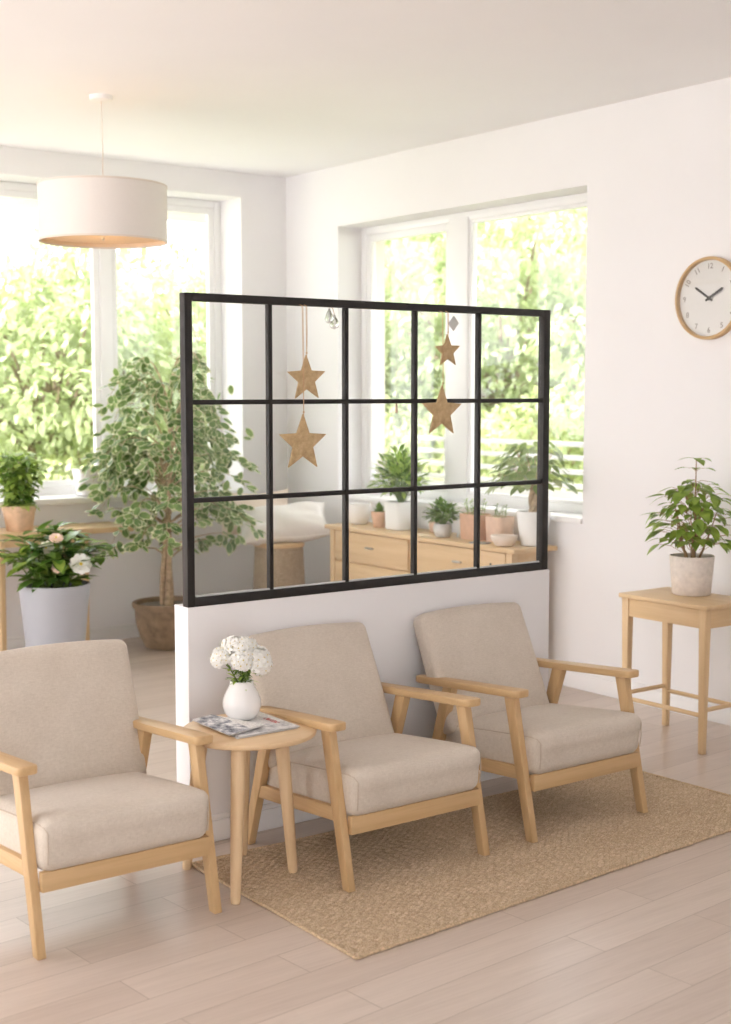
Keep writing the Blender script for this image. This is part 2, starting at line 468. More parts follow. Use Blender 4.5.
m.box((XR, YF, 0), (XR+.3, YB+WT, RZ0)); m.box((XR, YF, RZ1), (XR+.3, YB+WT, ZC))
m.box((XR, YF, RZ0), (XR+.3, RY0, RZ1)); m.box((XR, RY1, RZ0), (XR+.3, YB+WT, RZ1))
struct(m.build('wall_right', WALL, smooth=0))
m = MB(); m.box((XL, YF-.2, 2.6), (XR+.3, YF, ZC)); m.box((.75, YF-.2, 0), (XR+.3, YF, 2.6)); m.box((XL, YF-.2, 0), (-1.6, YF, 2.6)); struct(m.build('wall_front', WALL, smooth=0))  # unseen wall behind the camera; its opening is added for fill light
m = MB(); m.box((XL-.2, YF-.2, 0), (XL, 3.9, ZC)); m.box((XL-.2, 3.9, 2.75), (XL, YB+WT, ZC)); struct(m.build('wall_left', WALL, smooth=0))  # unseen wall; its opening is shaped to let in daylight and a bouncing sun patch
# divider wall
DX0, DX1, DY0, DY1, DZ = 2.322, 4.067, 4.15, 4.248, .85
m = MB(); m.box((DX0, DY0, 0), (DX1, DY1, DZ), .003); struct(m.build('wall_divider', WALL))
def baseboard(name, path, out, h=.085, t=.013):
    """path: polyline on the wall foot, out: outward normals per segment"""
    m = MB()
    for (a, b), n in zip(zip(path, path[1:]), out):
        a, b, n = Vector((*a, 0)), Vector((*b, 0)), Vector((*n, 0))
        for z0, z1, tt in ((0, h*.8, t), (h*.8, h, t*.55)):
            c = [a, b, b+n*tt, a+n*tt]
            lo = [min(p[i] for p in c) for i in range(2)]+[z0]; hi = [max(p[i] for p in c) for i in range(2)]+[z1]
            m.box(lo, hi, .002)
    return struct(m.build(name, TRIM))
baseboard('baseboard_back', [(XL, YB), (XR, YB)], [(0, -1)], .095)
baseboard('baseboard_right', [(XR, YF), (XR, YB-.014)], [(-1, 0)], .105)
baseboard('baseboard_divider', [(DX0, DY0), (DX1, DY0)], [(0, -1)], .095)

# windows: local frame helpers
def frame_rect(m, u0, u1, z0, z1, t, w0, w1, ax, bev=.004):
    """rectangular frame in the plane (u,z); thickness t; depth w0..w1 along the other axis. ax=0: u is X, ax=1: u is Y"""
    def bx(a0, a1, c0, c1):
        if ax == 0: m.box((a0, w0, c0), (a1, w1, c1), bev)
        else: m.box((w0, a0, c0), (w1, a1, c1), bev)
    bx(u0, u0+t, z0, z1); bx(u1-t, u1, z0, z1); bx(u0+t, u1-t, z0, z0+t); bx(u0+t, u1-t, z1-t, z1)
win = struct(thing('window_1', '', '')); del win['label'], win['category']
m = MB(); F0 = YB+.27
frame_rect(m, BX0, BX1, .935, BZ1, .05, F0, F0+.06, 0)
m.box((4.0, F0-.006, .985), (4.085, F0+.06, BZ1-.05), .004); m.box((3.10, F0-.006, .985), (3.185, F0+.06, BZ1-.05), .004)
m.build('window_frame', WFRAME, win)
for a, b in ((BX0+.05, 3.10), (3.185, 4.0), (4.085, BX1-.05)):
    m = MB(); frame_rect(m, a, b, .985, BZ1-.05, .042, F0+.008, F0+.05, 0); sa = m.build('sash', WFRAME, win)
    m = MB(); m.box((a+.03, F0+.026, 1.01), (b-.03, F0+.032, BZ1-.08)); m.build('window_pane', GLASS, sa, 0)
m = MB(); m.box((BX0-.03, YB-.05, .898), (BX1+.03, F0, .936), .006); m.build('window_sill', TRIM, win)

win = struct(thing('window_2', '', '')); del win['label'], win['category']
m = MB(); G0 = XR+.19
frame_rect(m, RY0, RY1, .925, RZ1, .05, G0, G0+.06, 1)
m.box((G0-.008, 6.30, .95), (G0+.06, 6.475, RZ1-.03), .004)
m.build('window_frame', WFRAME, win)
for a, b, t in ((6.475, RY1-.05, .045), (RY0+.05, 6.30, .022)):
    m = MB(); frame_rect(m, a, b, .975, RZ1-.05, t, G0+.006, G0+.05, 1); sa = m.build('sash', WFRAME, win)
    m = MB(); m.box((G0+.026, a+t*.6, .985), (G0+.032, b-t*.6, RZ1-.06)); m.build('window_pane', GLASS, sa, 0)
m = MB(); m.box((XR-.015, RY0-.0, .895), (G0, RY1, .926), .005); m.build('window_sill', TRIM, win)

# ------------------------------------------------------------------ glazed partition on the divider
gp = thing('glazed_partition', 'black steel grid frame with clear panes standing on the low white divider wall', 'room divider', (DX0+.0, DY0, DZ))
PW, PH = DX1-.012-DX0, 1.088; PD = .036
m = MB()
m.box((0, 0, 0), (.030, PD, PH), .002); m.box((PW-.034, 0, 0), (PW, PD, PH), .002)
m.box((.030, 0, 0), (PW-.034, PD, .033), .002); m.box((.030, 0, PH-.028), (PW-.034, PD, PH), .002)
m.build('frame', BLACK, gp)
VX = [.352, .690, 1.021, 1.349]; HZ = [.372, .713]
for x in VX:
    m = MB(); m.box((x-.0085, .007, .033), (x+.0085, PD-.007, PH-.028), .0015); m.build('glazing_bar', BLACK, gp)
xs = [.030]+VX+[PW-.034]
for z in HZ:
    m = MB(); m.box((.030, .0075, z-.0085), (PW-.034, PD-.0075, z+.0085), .0015); m.build('glazing_bar', BLACK, gp)
m = MB(); zs = [.033]+HZ+[PH-.028]
for a, b in zip(xs, xs[1:]):
    for c, d in zip(zs, zs[1:]):
        m.box((a+.006, PD/2-.002, c+.006), (b-.006, PD/2+.002, d-.006))
m.build('glass_pane', GLASS, gp, 0)
m = MB()
for a, b in zip(xs, xs[1:]):
    m.box((a+.009, .006, .033), (b-.009, .015, .039), .001)
m.build('glazing_bead', plain('grey_bead', (.62, .62, .62), .4), gp)

# star ornaments
def star(cx, cz, R, top, rot, label, knot=True):
    y = DY0-.018
    t = thing('star_ornament', label, 'ornament', (cx, y, cz), 0, 'cork stars hanging on the glazed partition')
    pts = []
    for k in range(10):
        a = PI/2+k*PI/5+rot; r = R if k % 2 == 0 else R*.43
        pts.append((r*math.cos(a), r*math.sin(a)))
    m = MB(); m.prism(pts, -.004, .004, 1, .001); m.build('star', CORK, t, 30)
    tipx, tipz = R*math.cos(PI/2+rot), R*math.sin(PI/2+rot)
    m = MB(); L = top-cz
    m.tube([(tipx, -.0052, tipz-.014), (tipx*.9+.0015, -.0058, tipz*.6+L*.4), (.001, -.003, L-.001), (.004, .017, L+.004)], .0011, 6)
    m.tube([(tipx, -.0052, tipz-.013), (tipx*.9-.002, -.006, tipz*.6+L*.4), (-.003, -.003, L-.001), (.001, .0172, L+.004)], .0010, 6)
    if knot: m.lathe([(0, -.004), (.0035, -.002), (.004, .001), (0, .004)], 8, (tipx, -.005, tipz+.006))
    m.build('hanging_cord', STRING, t)
TOPZ = DZ+PH-.029
star(2.812, 1.646, .087, TOPZ, .02, 'smaller cork star, upper of the pair hanging on the left side of the black frame')
star(2.795, 1.412, .108, TOPZ, -.01, 'larger cork star, lower of the pair hanging on the left side of the black frame')
star(3.480, 1.757, .067, TOPZ, .03, 'smallest cork star, upper of the pair hanging on the right side of the black frame')
star(3.452, 1.521, .105, TOPZ, -.015, 'cork star just below the smallest one, over the upper bar of the black frame')
# clear drops, tag and thread behind the panes
def drop(x, z, lab, r=.017):
    t = thing('glass_drop', lab, 'ornament', (x, DY0+.026, z), 0, 'clear glass drops on the black frame')
    gm = bpy.data.materials.get('drop_glass')
    if gm is None:
        gm, nt, out = new_mat('drop_glass'); b = principled(nt, out, (.95, .95, .94), .06, .6)
        b.inputs['Transmission Weight'].default_value = .75; b.inputs['IOR'].default_value = 1.3
    m = MB(); m.lathe([(0, -.022), (r*.7, -.017), (r, -.004), (r*.8, .010), (r*.35, .024), (.002, .034), (0, .035)], 20)
    m.build('drop', gm, t)
    m = MB(); m.tube([(0, 0, .034), (-.006, .002, .055), (-.013, .004, TOPZ-z+.002)], .0012, 6); m.build('hanging_cord', STRING, t)
drop(2.945, 1.872, 'clear glass drop, left and higher of two under the top bar')
drop(2.968, 1.852, 'clear glass drop, right and lower of two under the top bar', .018)
t = thing('paper_tag', 'small white paper tag hanging beside the smallest cork star', 'tag', (3.545, DY0+.026, 1.868))
m = MB(); m.prism([(-.026, .0), (.004, .032), (.030, .002), (.002, -.030)], -.0008, .0008, 1); m.build('card', PAPER, t, 0)
m = MB(); m.tube([(0, 0, .026), (-.006, .004, TOPZ-1.868+.002)], .0009, 6); m.build('hanging_cord', WSTRING, t)
t = thing('string_garland', 'thin pale string with a small tassel hanging inside the middle pane', 'ornament', (3.262, DY0+.027, 1.56))
m = MB(); m.tube([(0, 0, 0), (-.003, 0, .12), (.003, 0, .24), (-.002, .002, TOPZ-1.56+.002)], .0011, 6); m.build('hanging_cord', WSTRING, t)
m = MB(); m.lathe([(0, -.045), (.006, -.04), (.004, -.01), (.002, .006), (0, .008)], 10); m.build('tassel', TERRAL, t)

# ------------------------------------------------------------------ rug
RC = [(2.215, 3.015), (4.335, 3.135), (4.30, 3.925), (2.222, 3.975)]
def rug_mesh():
    """hand-woven top: cords running the length of the rug, each rising and dipping over its neighbours"""
    rows, per, cells, pc = 66, 4, 104, 5
    nv, nu = rows*per+1, cells*pc+1
    r = np.random.RandomState(4); u = np.linspace(0, 1, nu)[None, :]; v = np.linspace(0, 1, nv)[:, None]
    row = np.minimum((v*rows).astype(int), rows-1)
    ph = r.uniform(0, 2*PI, rows)[row]
    wob = np.cumsum(r.normal(0, .05, (rows, nu)), 1)[row[:, 0]]
    across = np.abs(np.sin(PI*v*rows))**.9
    along = .5+.5*np.sin(2*PI*u*cells*.5+ph+wob)
    lump = r.uniform(.75, 1.15, (rows, cells+1))[row[:, 0]][:, np.minimum((u[0]*cells).astype(int), cells)]
    h = .0006+.0080*across*(.35+.65*along**.8)*lump
    A, B, C_, D = [np.array(p) for p in RC]
    vv = v+.0016*np.sin(2*PI*u*cells*.25+ph)*(np.abs(v-.5) < .49)
    P = (A[None, None]*(1-u[..., None])+B[None, None]*u[..., None])*(1-vv[..., None])+(D[None, None]*(1-u[..., None])+C_[None, None]*u[..., None])*vv[..., None]
    V = np.concatenate([P, h[..., None]], -1).reshape(-1, 3)
    idx = np.arange(nu*nv).reshape(nv, nu)
    F = np.stack([idx[:-1, :-1], idx[:-1, 1:], idx[1:, 1:], idx[1:, :-1]], -1).reshape(-1, 4)
    n0 = len(V); V = V.tolist()+[(x, y, .0004) for x, y in RC]; F = F.tolist()+[[n0+3, n0+2, n0+1, n0]]
    me = bpy.data.meshes.new('rug'); me.from_pydata(V, [], F); me.materials.append(RUG); me.update()
    return finish('rug', me, None, 180)
rug = tag(rug_mesh(), 'woven natural jute rug on the floorboards under two armchairs', 'rug')
m = MB()
for i in range(4):
    a, c = Vector((*RC[i], .0055)), Vector((*RC[(i+1) % 4], .0055)); n = 90
    m.tube([a.lerp(c, k/n)+Vector((rnd.uniform(-.0015, .0015), rnd.uniform(-.0015, .0015), 0)) for k in range(n+1)],
           [.0048+.0008*(k % 2) for k in range(n+1)], 8)
m.build('braided_edge', RUGEDGE, rug)

# ------------------------------------------------------------------ armchairs
def armchair(loc, label, z0f=0.0, z0r=0.0, hw=.288, back=(.185, .268, .470, -.018)):
    t = thing('armchair', label, 'armchair', loc, 0, 'beige linen armchairs with oak frames')
    zt = .516                      # underside of the arm at the front
    def leg(s, p0, p1, w0, w1):
        m = MB(); m.bar(p0, p1, w0, w1, .004); m.build('leg', WOOD[2], t)
    for s in (-1, 1):
        leg(s, (s*hw, .0, z0f), (s*hw, .116, zt+.004), (.028, .036), (.030, .050))
        leg(s, (s*hw, .605, z0r), (s*hw, .452, .487), (.030, .038), (.034, .052))
        # armrest: a plank, wider in front, rounded at the ends, sloping back
        m = MB(); wf, wr = .034, .028
        out = []
        y0, y1 = .048, .645
        pts = [(-wf+.016, y0), (wf-.016, y0), (wf-.005, y0+.006), (wf, y0+.022), (wf, y0+.26), (wr, y1-.03), (wr-.010, y1-.004), (wr-.02, y1),
               (-wr+.02, y1), (-wr+.010, y1-.004), (-wr, y1-.03), (-wf, y0+.26), (-wf, y0+.022), (-wf+.005, y0+.006)]
        pts = [(x+s*hw, y) for x, y in pts]
        m.prism(pts, 0, .027, 2, .006)
        for v in m.bm.verts: v.co.z += zt-(v.co.y-y0)*.072
        m.build('armrest', WOOD[1], t)
        # side rail, dropping a little to the back
        m = MB(); m.bar((s*(hw-.002), .045, .243), (s*(hw-.002), .535, .208), (.024, .046), (.024, .046), .003); m.build('side_rail', WOOD[1], t)
    m = MB(); m.box((-hw+.0145, .006, .182), (hw-.0145, .030, .240), .003); m.build('front_rail', WOOD[0], t)
    m = MB(); m.box((-hw+.0145, .500, .185), (hw-.0145, .522, .232), .003); m.build('back_rail', WOOD[0], t)
    # seat cushion (tilts back)
    tilt = -.10
    def fn(co, u):
        y = co.y; co.z += tilt*(y)
        if u.y < 0 and u.z < .2: co.y += .014*(1-u.z)*.5      # front face leans under
        return co
    w = .273
    m = MB(); m.cushion((-w, -.016, .234), (w, .535, .394), .036, (.006, .012, .016), 16, fn)
    so = m.build('seat_cushion', LINEN, t, 180)
    # welt seams along the boxed sides of the seat
    for s in (-1, 1):
        x = s*(w-.004); m = MB()
        m.tube([(x, .50, .378+tilt*.50), (x+.001*s, .25, .3805+tilt*.25), (x, .03, .378+tilt*.03), (x-.004*s, .002, .371), (x-.009*s, -.010, .358), (x-.009*s, -.011, .31), (x-.010*s, -.006, .265)], .0022, 6)
        m.build('seam', SEAM, so)
    # back cushion
    rise, bw, bh, bx = back; lean = math.atan(rise/.40)
    M = Matrix.Translation((bx, .425, .318)) @ Matrix.Rotation(-lean, 4, 'X')
    def fb(co, u):
        # slight crown along the top, thinner toward the top
        co.z += .010*(1-u.x*u.x)*max(0, u.z)
        co.x *= 1-.018*max(0, u.z)
        co.y -= .010*(1-u.x*u.x)*(1-u.z*u.z) if u.y < 0 else 0
        return M @ co
    m = MB(); m.cushion((-bw, .0, .0), (bw, .082, bh), .026, (.003, .008, .004), 16, fb)
    bo = m.build('back_cushion', LINEN, t, 180)
    for s in (-1, 1):
        x = s*(bw-.003); m = MB()
        m.tube([M @ Vector(p) for p in ((x+.0008*s, .02, .03), (x+.002*s, .02, .22), (x-.003*s, .02, bh-.052), (x-.010*s, .022, bh-.017), (x-.03*s, .025, bh-.003))], .0020, 6)
        m.build('seam', SEAM, bo)
    return t
armchair((1.791, 3.563, 0), 'beige linen armchair on bare floorboards, left of the round side table, partly out of view', back=(.120, .272, .476, .020))
armchair((2.794, 3.450, 0), 'beige linen armchair with oak frame immediately right of the round side table', .0062, 0)
armchair((3.598, 3.450, 0), 'beige linen armchair with oak frame nearest the wall clock and corner table', .0062, 0, back=(.185, .268, .472, -.030))

# ------------------------------------------------------------------ round side table with vase and papers
TC = Vector((2.312, 3.735)); TZ = .510; TR = .2205
t = thing('side_table', 'small round pale wooden side table between the left and middle armchairs', 'table', (TC.x, TC.y, 0))
m = MB(); m.lathe([(0, TZ-.022), (TR-.012, TZ-.022), (TR-.003, TZ-.018), (TR, TZ-.010), (TR-.001, TZ-.004), (TR-.006, TZ), (0, TZ)], 72)
m.build('tabletop', BEECHW[0], t)
m = MB()
for a in (PI/4, 3*PI/4): m.bar((-.16*math.cos(a), -.16*math.sin(a), TZ-.034), (.16*math.cos(a), .16*math.sin(a), TZ-.034), (.03, .026), (.03, .026), .002, ref=(0, 0, 1))
m.build('cross_brace', BEECHW[0], t)
for fx, fy, z0 in ((2.162, 3.583, 0), (2.458, 3.700, .0065), (2.415, 3.950, .0065), (2.196, 3.955, 0)):
    p = Vector((fx, fy))-TC; q = Vector((p.x*.72, p.y*.72))
    m = MB(); m.tube([(p.x, p.y, z0), (p.x*.99, p.y*.99, z0+.01), ((p.x+q.x)/2, (p.y+q.y)/2, .25), (q.x, q.y, TZ-.022)], [.014, .016, .021, .024], 20)
    m.build('leg', BEECHW[2], t)
# newspapers
def paper(name, label, quad, z, mat, lift, extra=None):
    c = Vector((sum(p[0] for p in quad)/4, sum(p[1] for p in quad)/4))
    t = thing(name, label, 'newspaper', (c.x, c.y, z)); q = [Vector(p)-c for p in quad]
    for k in range(3):
        b = bmesh.new(); n = 12; g = []; off = Vector((rnd.uniform(-.006, .006), rnd.uniform(-.006, .006))) if k < 2 else Vector((0, 0))
        for i in range(n+1):
            row = []
            for j in range(n+1):
                u, v = i/n, j/n
                p = q[0]*(1-u)*(1-v)+q[1]*(1-u)*v+q[2]*u*v+q[3]*u*(1-v)+off
                row.append((p.x, p.y, .0006+k*.0022+lift*(.3+.35*k)*(math.sin(u*5+1)*.3+v*v*.5)*(u*.7+.3)))
            g.append(row)
        V = [[b.verts.new(p) for p in r] for r in g]; V2 = [[b.verts.new((p[0], p[1], p[2]+.0013)) for p in r] for r in g]
        for i in range(n):
            for j in range(n):
                b.faces.new((V2[i][j], V2[i][j+1], V2[i+1][j+1], V2[i+1][j])); b.faces.new((V[i][j], V[i+1][j], V[i+1][j+1], V[i][j+1]))
        E = [(0, j) for j in range(n+1)]+[(i, n) for i in range(1, n+1)]+[(n, j) for j in range(n-1, -1, -1)]+[(i, 0) for i in range(n-1, 0, -1)]
        for (i, j), (i2, j2) in zip(E, E[1:]+E[:1]): b.faces.new((V[i][j], V[i2][j2], V2[i2][j2], V2[i][j]))
        bmesh.ops.recalc_face_normals(b, faces=b.faces)
        m = MB(); m.merge(b); top = m.build('sheet', mat if k == 2 else PAPER, t, 30)
    return t, q
paper('newspaper', 'folded newspaper with red headline under the white vase, lower of the two', [(2.445, 3.885), (2.440, 3.630), (2.205, 3.628), (2.245, 3.880)], TZ+.0006, NEWSB, .002)
pt = bpy.data.objects['newspaper']
m = MB()
for i in range(7):
    for q in range(2):
        y = -.050+.0115*i; m.box((.062+.010*q, y, .0083), (.062+.010*q+.006-.002*(i % 3 == q), y+.0075-.003*((i+q) % 2), .0089))
m.build('headline', REDINK, pt, 0)
paper('newspaper', 'folded newspaper with grey photo page, uppermost, in front of the white vase', [(2.185, 3.885), (2.268, 3.905), (2.335, 3.685), (2.180, 3.640)], TZ+.0105, NEWSA, .003)

# white vase
VC = (2.338, 3.822)
vz = TZ+.0098
v = thing('vase', 'white ceramic vase standing on the newspapers on the round table', 'vase', (VC[0], VC[1], vz))
m = MB()
pr = [(0, 0), (.033, 0), (.040, .004), (.053, .020), (.0605, .045), (.0590, .065), (.050, .090), (.0395, .110), (.0365, .120), (.0370, .127), (.0350, .1285), (.0335, .126), (.033, .118), (.045, .095), (.054, .06), (.050, .03), (.03, .012), (0, .010)]
m.lathe([(r*1.06, z) for r, z in pr], 48); m.build('body', CERAM, v, 60)
# flower heads: each a dome of small five-petal florets on its own stem
def floret(V, Fc, MI, c, nrm, r, seed):
    nrm = nrm.normalized(); u = nrm.orthogonal().normalized(); w = nrm.cross(u); a0 = seed*1.7
    for k in range(5):
        a = a0+k*2*PI/5; d = u*math.cos(a)+w*math.sin(a); sd = nrm.cross(d)
        i = len(V)
        V += [c+nrm*.001, c+d*r*.45-sd*r*.30+nrm*.0022, c+d*r*.95-sd*r*.34+nrm*.0008, c+d*r*1.08, c+d*r*.95+sd*r*.34+nrm*.0008, c+d*r*.45+sd*r*.30+nrm*.0022, c+d*r*.6+nrm*.0005]
        Fc += [(i, i+1, i+6), (i+1, i+2, i+6), (i+2, i+3, i+6), (i+3, i+4, i+6), (i+4, i+5, i+6), (i+5, i, i+6)]; MI += [0]*6
    i = len(V); V += [c+nrm*.003+(u*math.cos(k*PI/2)+w*math.sin(k*PI/2))*r*.16 for k in range(4)]+[c+nrm*.005]
    Fc += [(i+k, i+(k+1) % 4, i+4) for k in range(4)]; MI += [1]*4
def flower_head(off, R, n, fr, flat, label, tilt=(0, 0, 1), name='white_flower'):
    off = (off[0], off[1], off[2]+.034); n = int(n*1.45); fr *= 1.22
    t = thing(name, label, 'flower', (VC[0], VC[1], vz+.09), 0, 'white flowers in the vase')
    c = Vector(off); V, Fc, MI = [], [], []
    ax = Vector(tilt).normalized(); u = ax.orthogonal().normalized(); w = ax.cross(u)
    for k in range(n):
        zf = 1-(k+.5)/n*1.25; rr = math.sqrt(max(0, 1-zf*zf)); a = k*2.39996
        d = ax*zf+(u*math.cos(a)+w*math.sin(a))*rr
        p = c+ax*(zf*R*flat)+(u*math.cos(a)+w*math.sin(a))*rr*R
        floret(V, Fc, MI, p+d*rnd.uniform(-.004, .004), d+Vector((rnd.uniform(-.25, .25), rnd.uniform(-.25, .25), rnd.uniform(-.1, .2))), fr*rnd.uniform(.85, 1.15), k)
    me = bpy.data.meshes.new('blossom'); me.from_pydata([tuple(p) for p in V], [], Fc); me.materials.append(PETAL); me.materials.append(POLLEN)
    me.polygons.foreach_set('material_index', MI); me.update()
    finish('blossom', me, t, 0)
    m = MB(); p0 = Vector((c.x*.1, c.y*.1, -.06)); p1 = Vector((c.x*.22, c.y*.22, .035)); pm = p1.lerp(c, .55)+Vector((0, 0, .006))
    pts = [p0, p1, pm, c-ax*R*flat*.1]; m.tube(pts, [.0024, .0024, .002, .0018], 7)
    for k in range(7):
        a = k*2.4; d = ax*.1+(u*math.cos(a)+w*math.sin(a)); m.tube([pm.lerp(c, .4), c+d*R*.3*flat, c+Vector((d.x*R*.6, d.y*R*.6, d.z*R*.5))], .001, 5)
    m.build('stem', STEMG, t)
    lv = []
    for k in range(16):
        a = rnd.uniform(0, 2*PI); b0 = p1.lerp(pm, rnd.uniform(.0, 1)); d = Vector((math.cos(a), math.sin(a), rnd.uniform(-.3, .7)))
        lv.append((b0, d, (0, 0, 1), rnd.uniform(.030, .055), rnd.uniform(.009, .014), .25))
    leaf_cloud('leaf', [LF_LIME, LF_BUSH], lv, t, 4, shape='lance')
    return t
flower_head((.000, .018, .118), .058, 46, .0125, .42, 'wide flat white flower head, topmost in the vase', (0.05, .1, 1))
flower_head((-.058, .030, .085), .036, 26, .0125, .75, 'round white flower head at the left edge of the bouquet', (-.6, .1, .8))
flower_head((-.016, -.032, .080), .036, 26, .013, .8, 'round white flower head in front of the bouquet, left of the large-petalled one', (-.25, -.6, .7))
flower_head((.042, -.036, .068), .040, 22, .017, .8, 'large-petalled white flower head at the lower right of the bouquet', (.2, -.7, .6))
flower_head((.070, .006, .080), .034, 22, .013, .8, 'round white flower head at the right edge of the bouquet', (.8, .0, .6))

# ------------------------------------------------------------------ rectangular corner table with potted plant
X0, X1, Y0, Y1, TZ2 = 4.716, 5.055, 3.842, 4.358, .667
t = thing('corner_table', 'tall rectangular light oak table by the right wall, holding the leafy green plant', 'table', ((X0+X1)/2, (Y0+Y1)/2, 0))
hx, hy = (X1-X0)/2, (Y1-Y0)/2
m = MB(); m.box((-hx, -hy, TZ2-.020), (hx, hy, TZ2), .004); m.build('tabletop', PALEW[1], t)
lx, ly = hx-.030, hy-.032
for sx in (-1, 1):
    for sy in (-1, 1):
        m = MB(); m.bar((sx*lx*.995, sy*ly*.995, 0), (sx*lx, sy*ly, TZ2-.020), (.026, .026), (.040, .040), .003); m.build('leg', PALEW[2], t)
for s in (-1, 1):
    m = MB(); m.box((s*(lx+.006)-.009, -ly+.020, TZ2-.105), (s*(lx+.006)+.009, ly-.020, TZ2-.020), .002); m.build('apron', PALEW[1], t)
    m = MB(); m.box((-lx+.020, s*(ly+.006)-.009, TZ2-.105), (lx-.020, s*(ly+.006)+.009, TZ2-.020), .002); m.build('apron', PALEW[0], t)
    m = MB(); m.tube([(s*lx, -ly, .172), (s*lx, ly, .172)], .010, 14); m.build('stretcher', PALEW[1], t)
    m = MB(); m.tube([(-lx, s*ly, .196), (lx, s*ly, .196)], .010, 14); m.build('stretcher', PALEW[0], t)

def pot_profile(rb, rt, h, wall=.008, lip=0, foot=.004):
    p = [(0, 0), (rb-foot, 0), (rb, foot)]
    if lip: p += [(rt-.004, h-lip-.004), (rt+.004, h-lip), (rt+.006, h-.004), (rt+.003, h)]
    else: p += [(rt, h-.004), (rt-.002, h)]
    p += [(rt-wall+.002, h), (rt-wall, h-.004), (rt-wall-.004, h*.80), (0, h*.80)]
    return p
def soil(m, r, z, n=28): m.lathe([(0, z+.004), (r*.6, z+.003), (r, z)], n)

P2 = (4.958, 4.130)
t = thing('potted_plant', 'leafy bright green plant in a rough white pot on the corner table below the clock', 'plant', (P2[0], P2[1], TZ2))
m = MB(); m.lathe(pot_profile(.088, .102, .180, .010), 56); m.build('pot', STONEPOT, t, 50)
m = MB(); soil(m, .092, .153); m.build('soil', SOIL, t)
m = MB(); lv = []; rnd.seed(21)
stems = [((-.018, .0), (-.050, .02, .25), (-.085, .04, .43)), ((-.005, -.014), (-.006, -.02, .33), (.004, -.01, .625)), ((.014, .012), (.045, .01, .26), (.085, .0, .46)),
         ((.020, -.012), (.05, -.04, .25), (.07, -.09, .40)), ((-.01, .018), (-.02, .06, .26), (-.01, .10, .42)), ((-.018, -.015), (-.06, -.05, .24), (-.10, -.07, .38))]
for k, (b0, mid, tip) in enumerate(stems):
    A, B, C2 = Vector((b0[0], b0[1], .14)), Vector(mid), Vector(tip)
    pts = [A.lerp(B, i/5) for i in range(5)]+[B.lerp(C2, i/5) for i in range(6)]
    for i in range(1, len(pts)-1): pts[i] += Vector((rnd.uniform(-.004, .004), rnd.uniform(-.004, .004), 0))
    m.tube(pts, [(.0062 if k != 1 else .0075)*(1-.75*i/(len(pts)-1)) for i in range(len(pts))], 8)
    if k == 1:      # leader: a few pairs near its thin tip
        for i, z in enumerate((.47, .52, .57, .618)):
            for sgn in range(3 if i < 3 else 4):
                a = i*1.3+sgn*2.2; d = Vector((math.cos(a), math.sin(a), rnd.uniform(-.25, .1))); p = Vector((0, -.015, z)); q = p+d*(.065-.012*i)+Vector((0, 0, .012))
                lv.append((q, d, (0, 0, 1), .072-.004*i, .040, .25)); m.tube([p, (p+q)/2+Vector((0, 0, .006)), q], .001, 5)
for k in range(150):
    a = k*2.39996+rnd.uniform(-.4, .4); u = (k+.5)/150; zz = .235+.275*u+rnd.uniform(-.015, .015)
    R0 = .165*math.sqrt(max(.05, 1-((zz-.31)/.235)**2)); r0 = R0*rnd.choice((1, 1, .85, .6, .4))
    p = Vector((math.cos(a)*r0, math.sin(a)*r0, zz)); d = Vector((math.cos(a)+rnd.uniform(-.4, .4), math.sin(a)+rnd.uniform(-.4, .4), rnd.uniform(-.65, .0)))
    L = rnd.uniform(.062, .092); q = Vector((math.cos(a)*r0*.25, math.sin(a)*r0*.25, zz-.045))
    lv.append((p, d, (rnd.uniform(-.2, .2), rnd.uniform(-.2, .2), 1), L, L*.64, rnd.uniform(.12, .4))); m.tube([q, (p+q)/2+Vector((0, 0, .012)), p], .0011, 5)
lv = [l for l in lv if P2[0]+l[0][0]+Vector(l[1]).normalized().x*l[3] < XR-.012]
m.build('stem', STEMB, t)
leaf_cloud('foliage', [LF_BRIGHT], lv, t, 6, shape='heart', fold=.12)

# ------------------------------------------------------------------ wall clock
CR = .196
t = thing('wall_clock', 'round white wall clock with slim wooden rim and dark hands, hanging on right wall', 'clock', (XR, 4.312, 2.044), -PI/2)
m = MB(); RX = Matrix.Rotation(PI/2, 4, 'X')      # lathe axis onto -Y
m.lathe([(CR-.012, .000), (CR, .000), (CR+.001, .024), (CR-.002, .034), (CR-.009, .036), (CR-.014, .032), (CR-.015, .012), (CR-.012, .000)], 80, M=RX); m.build('rim', WOOD[0], t)
m = MB(); m.lathe([(0, .0005), (CR-.012, .0005), (CR-.014, .012), (0, .012)], 64, M=RX); m.build('dial', plain('clock_dial', (.82, .80, .78), .35, .5), t)
NUM = plain('clock_numeral', (.38, .34, .31), .6, .2)
for h in range(1, 13):
    cu = bpy.data.curves.new('numeral', 'FONT'); cu.body = str(h); cu.size = .036; cu.align_x = 'CENTER'; cu.align_y = 'CENTER'; cu.extrude = .0004; cu.offset = .0004
    tmp = bpy.data.objects.new('numeral_tmp', cu); COL.objects.link(tmp)
    me = bpy.data.meshes.new_from_object(tmp); bpy.data.objects.remove(tmp)
    a = PI/2-h*PI/6; rr = CR*.775
    me.transform(Matrix.Translation((rr*math.cos(a), -.0128, rr*math.sin(a))) @ Matrix.Rotation(a-PI/2 if h in (1, 11, 10, 2) else 0, 4, 'Y').inverted() @ RX)
    me.materials.clear(); me.materials.append(NUM)
    finish('numeral', me, t, 0)
HAND = plain('clock_hand', (.045, .045, .04), .5, .3)
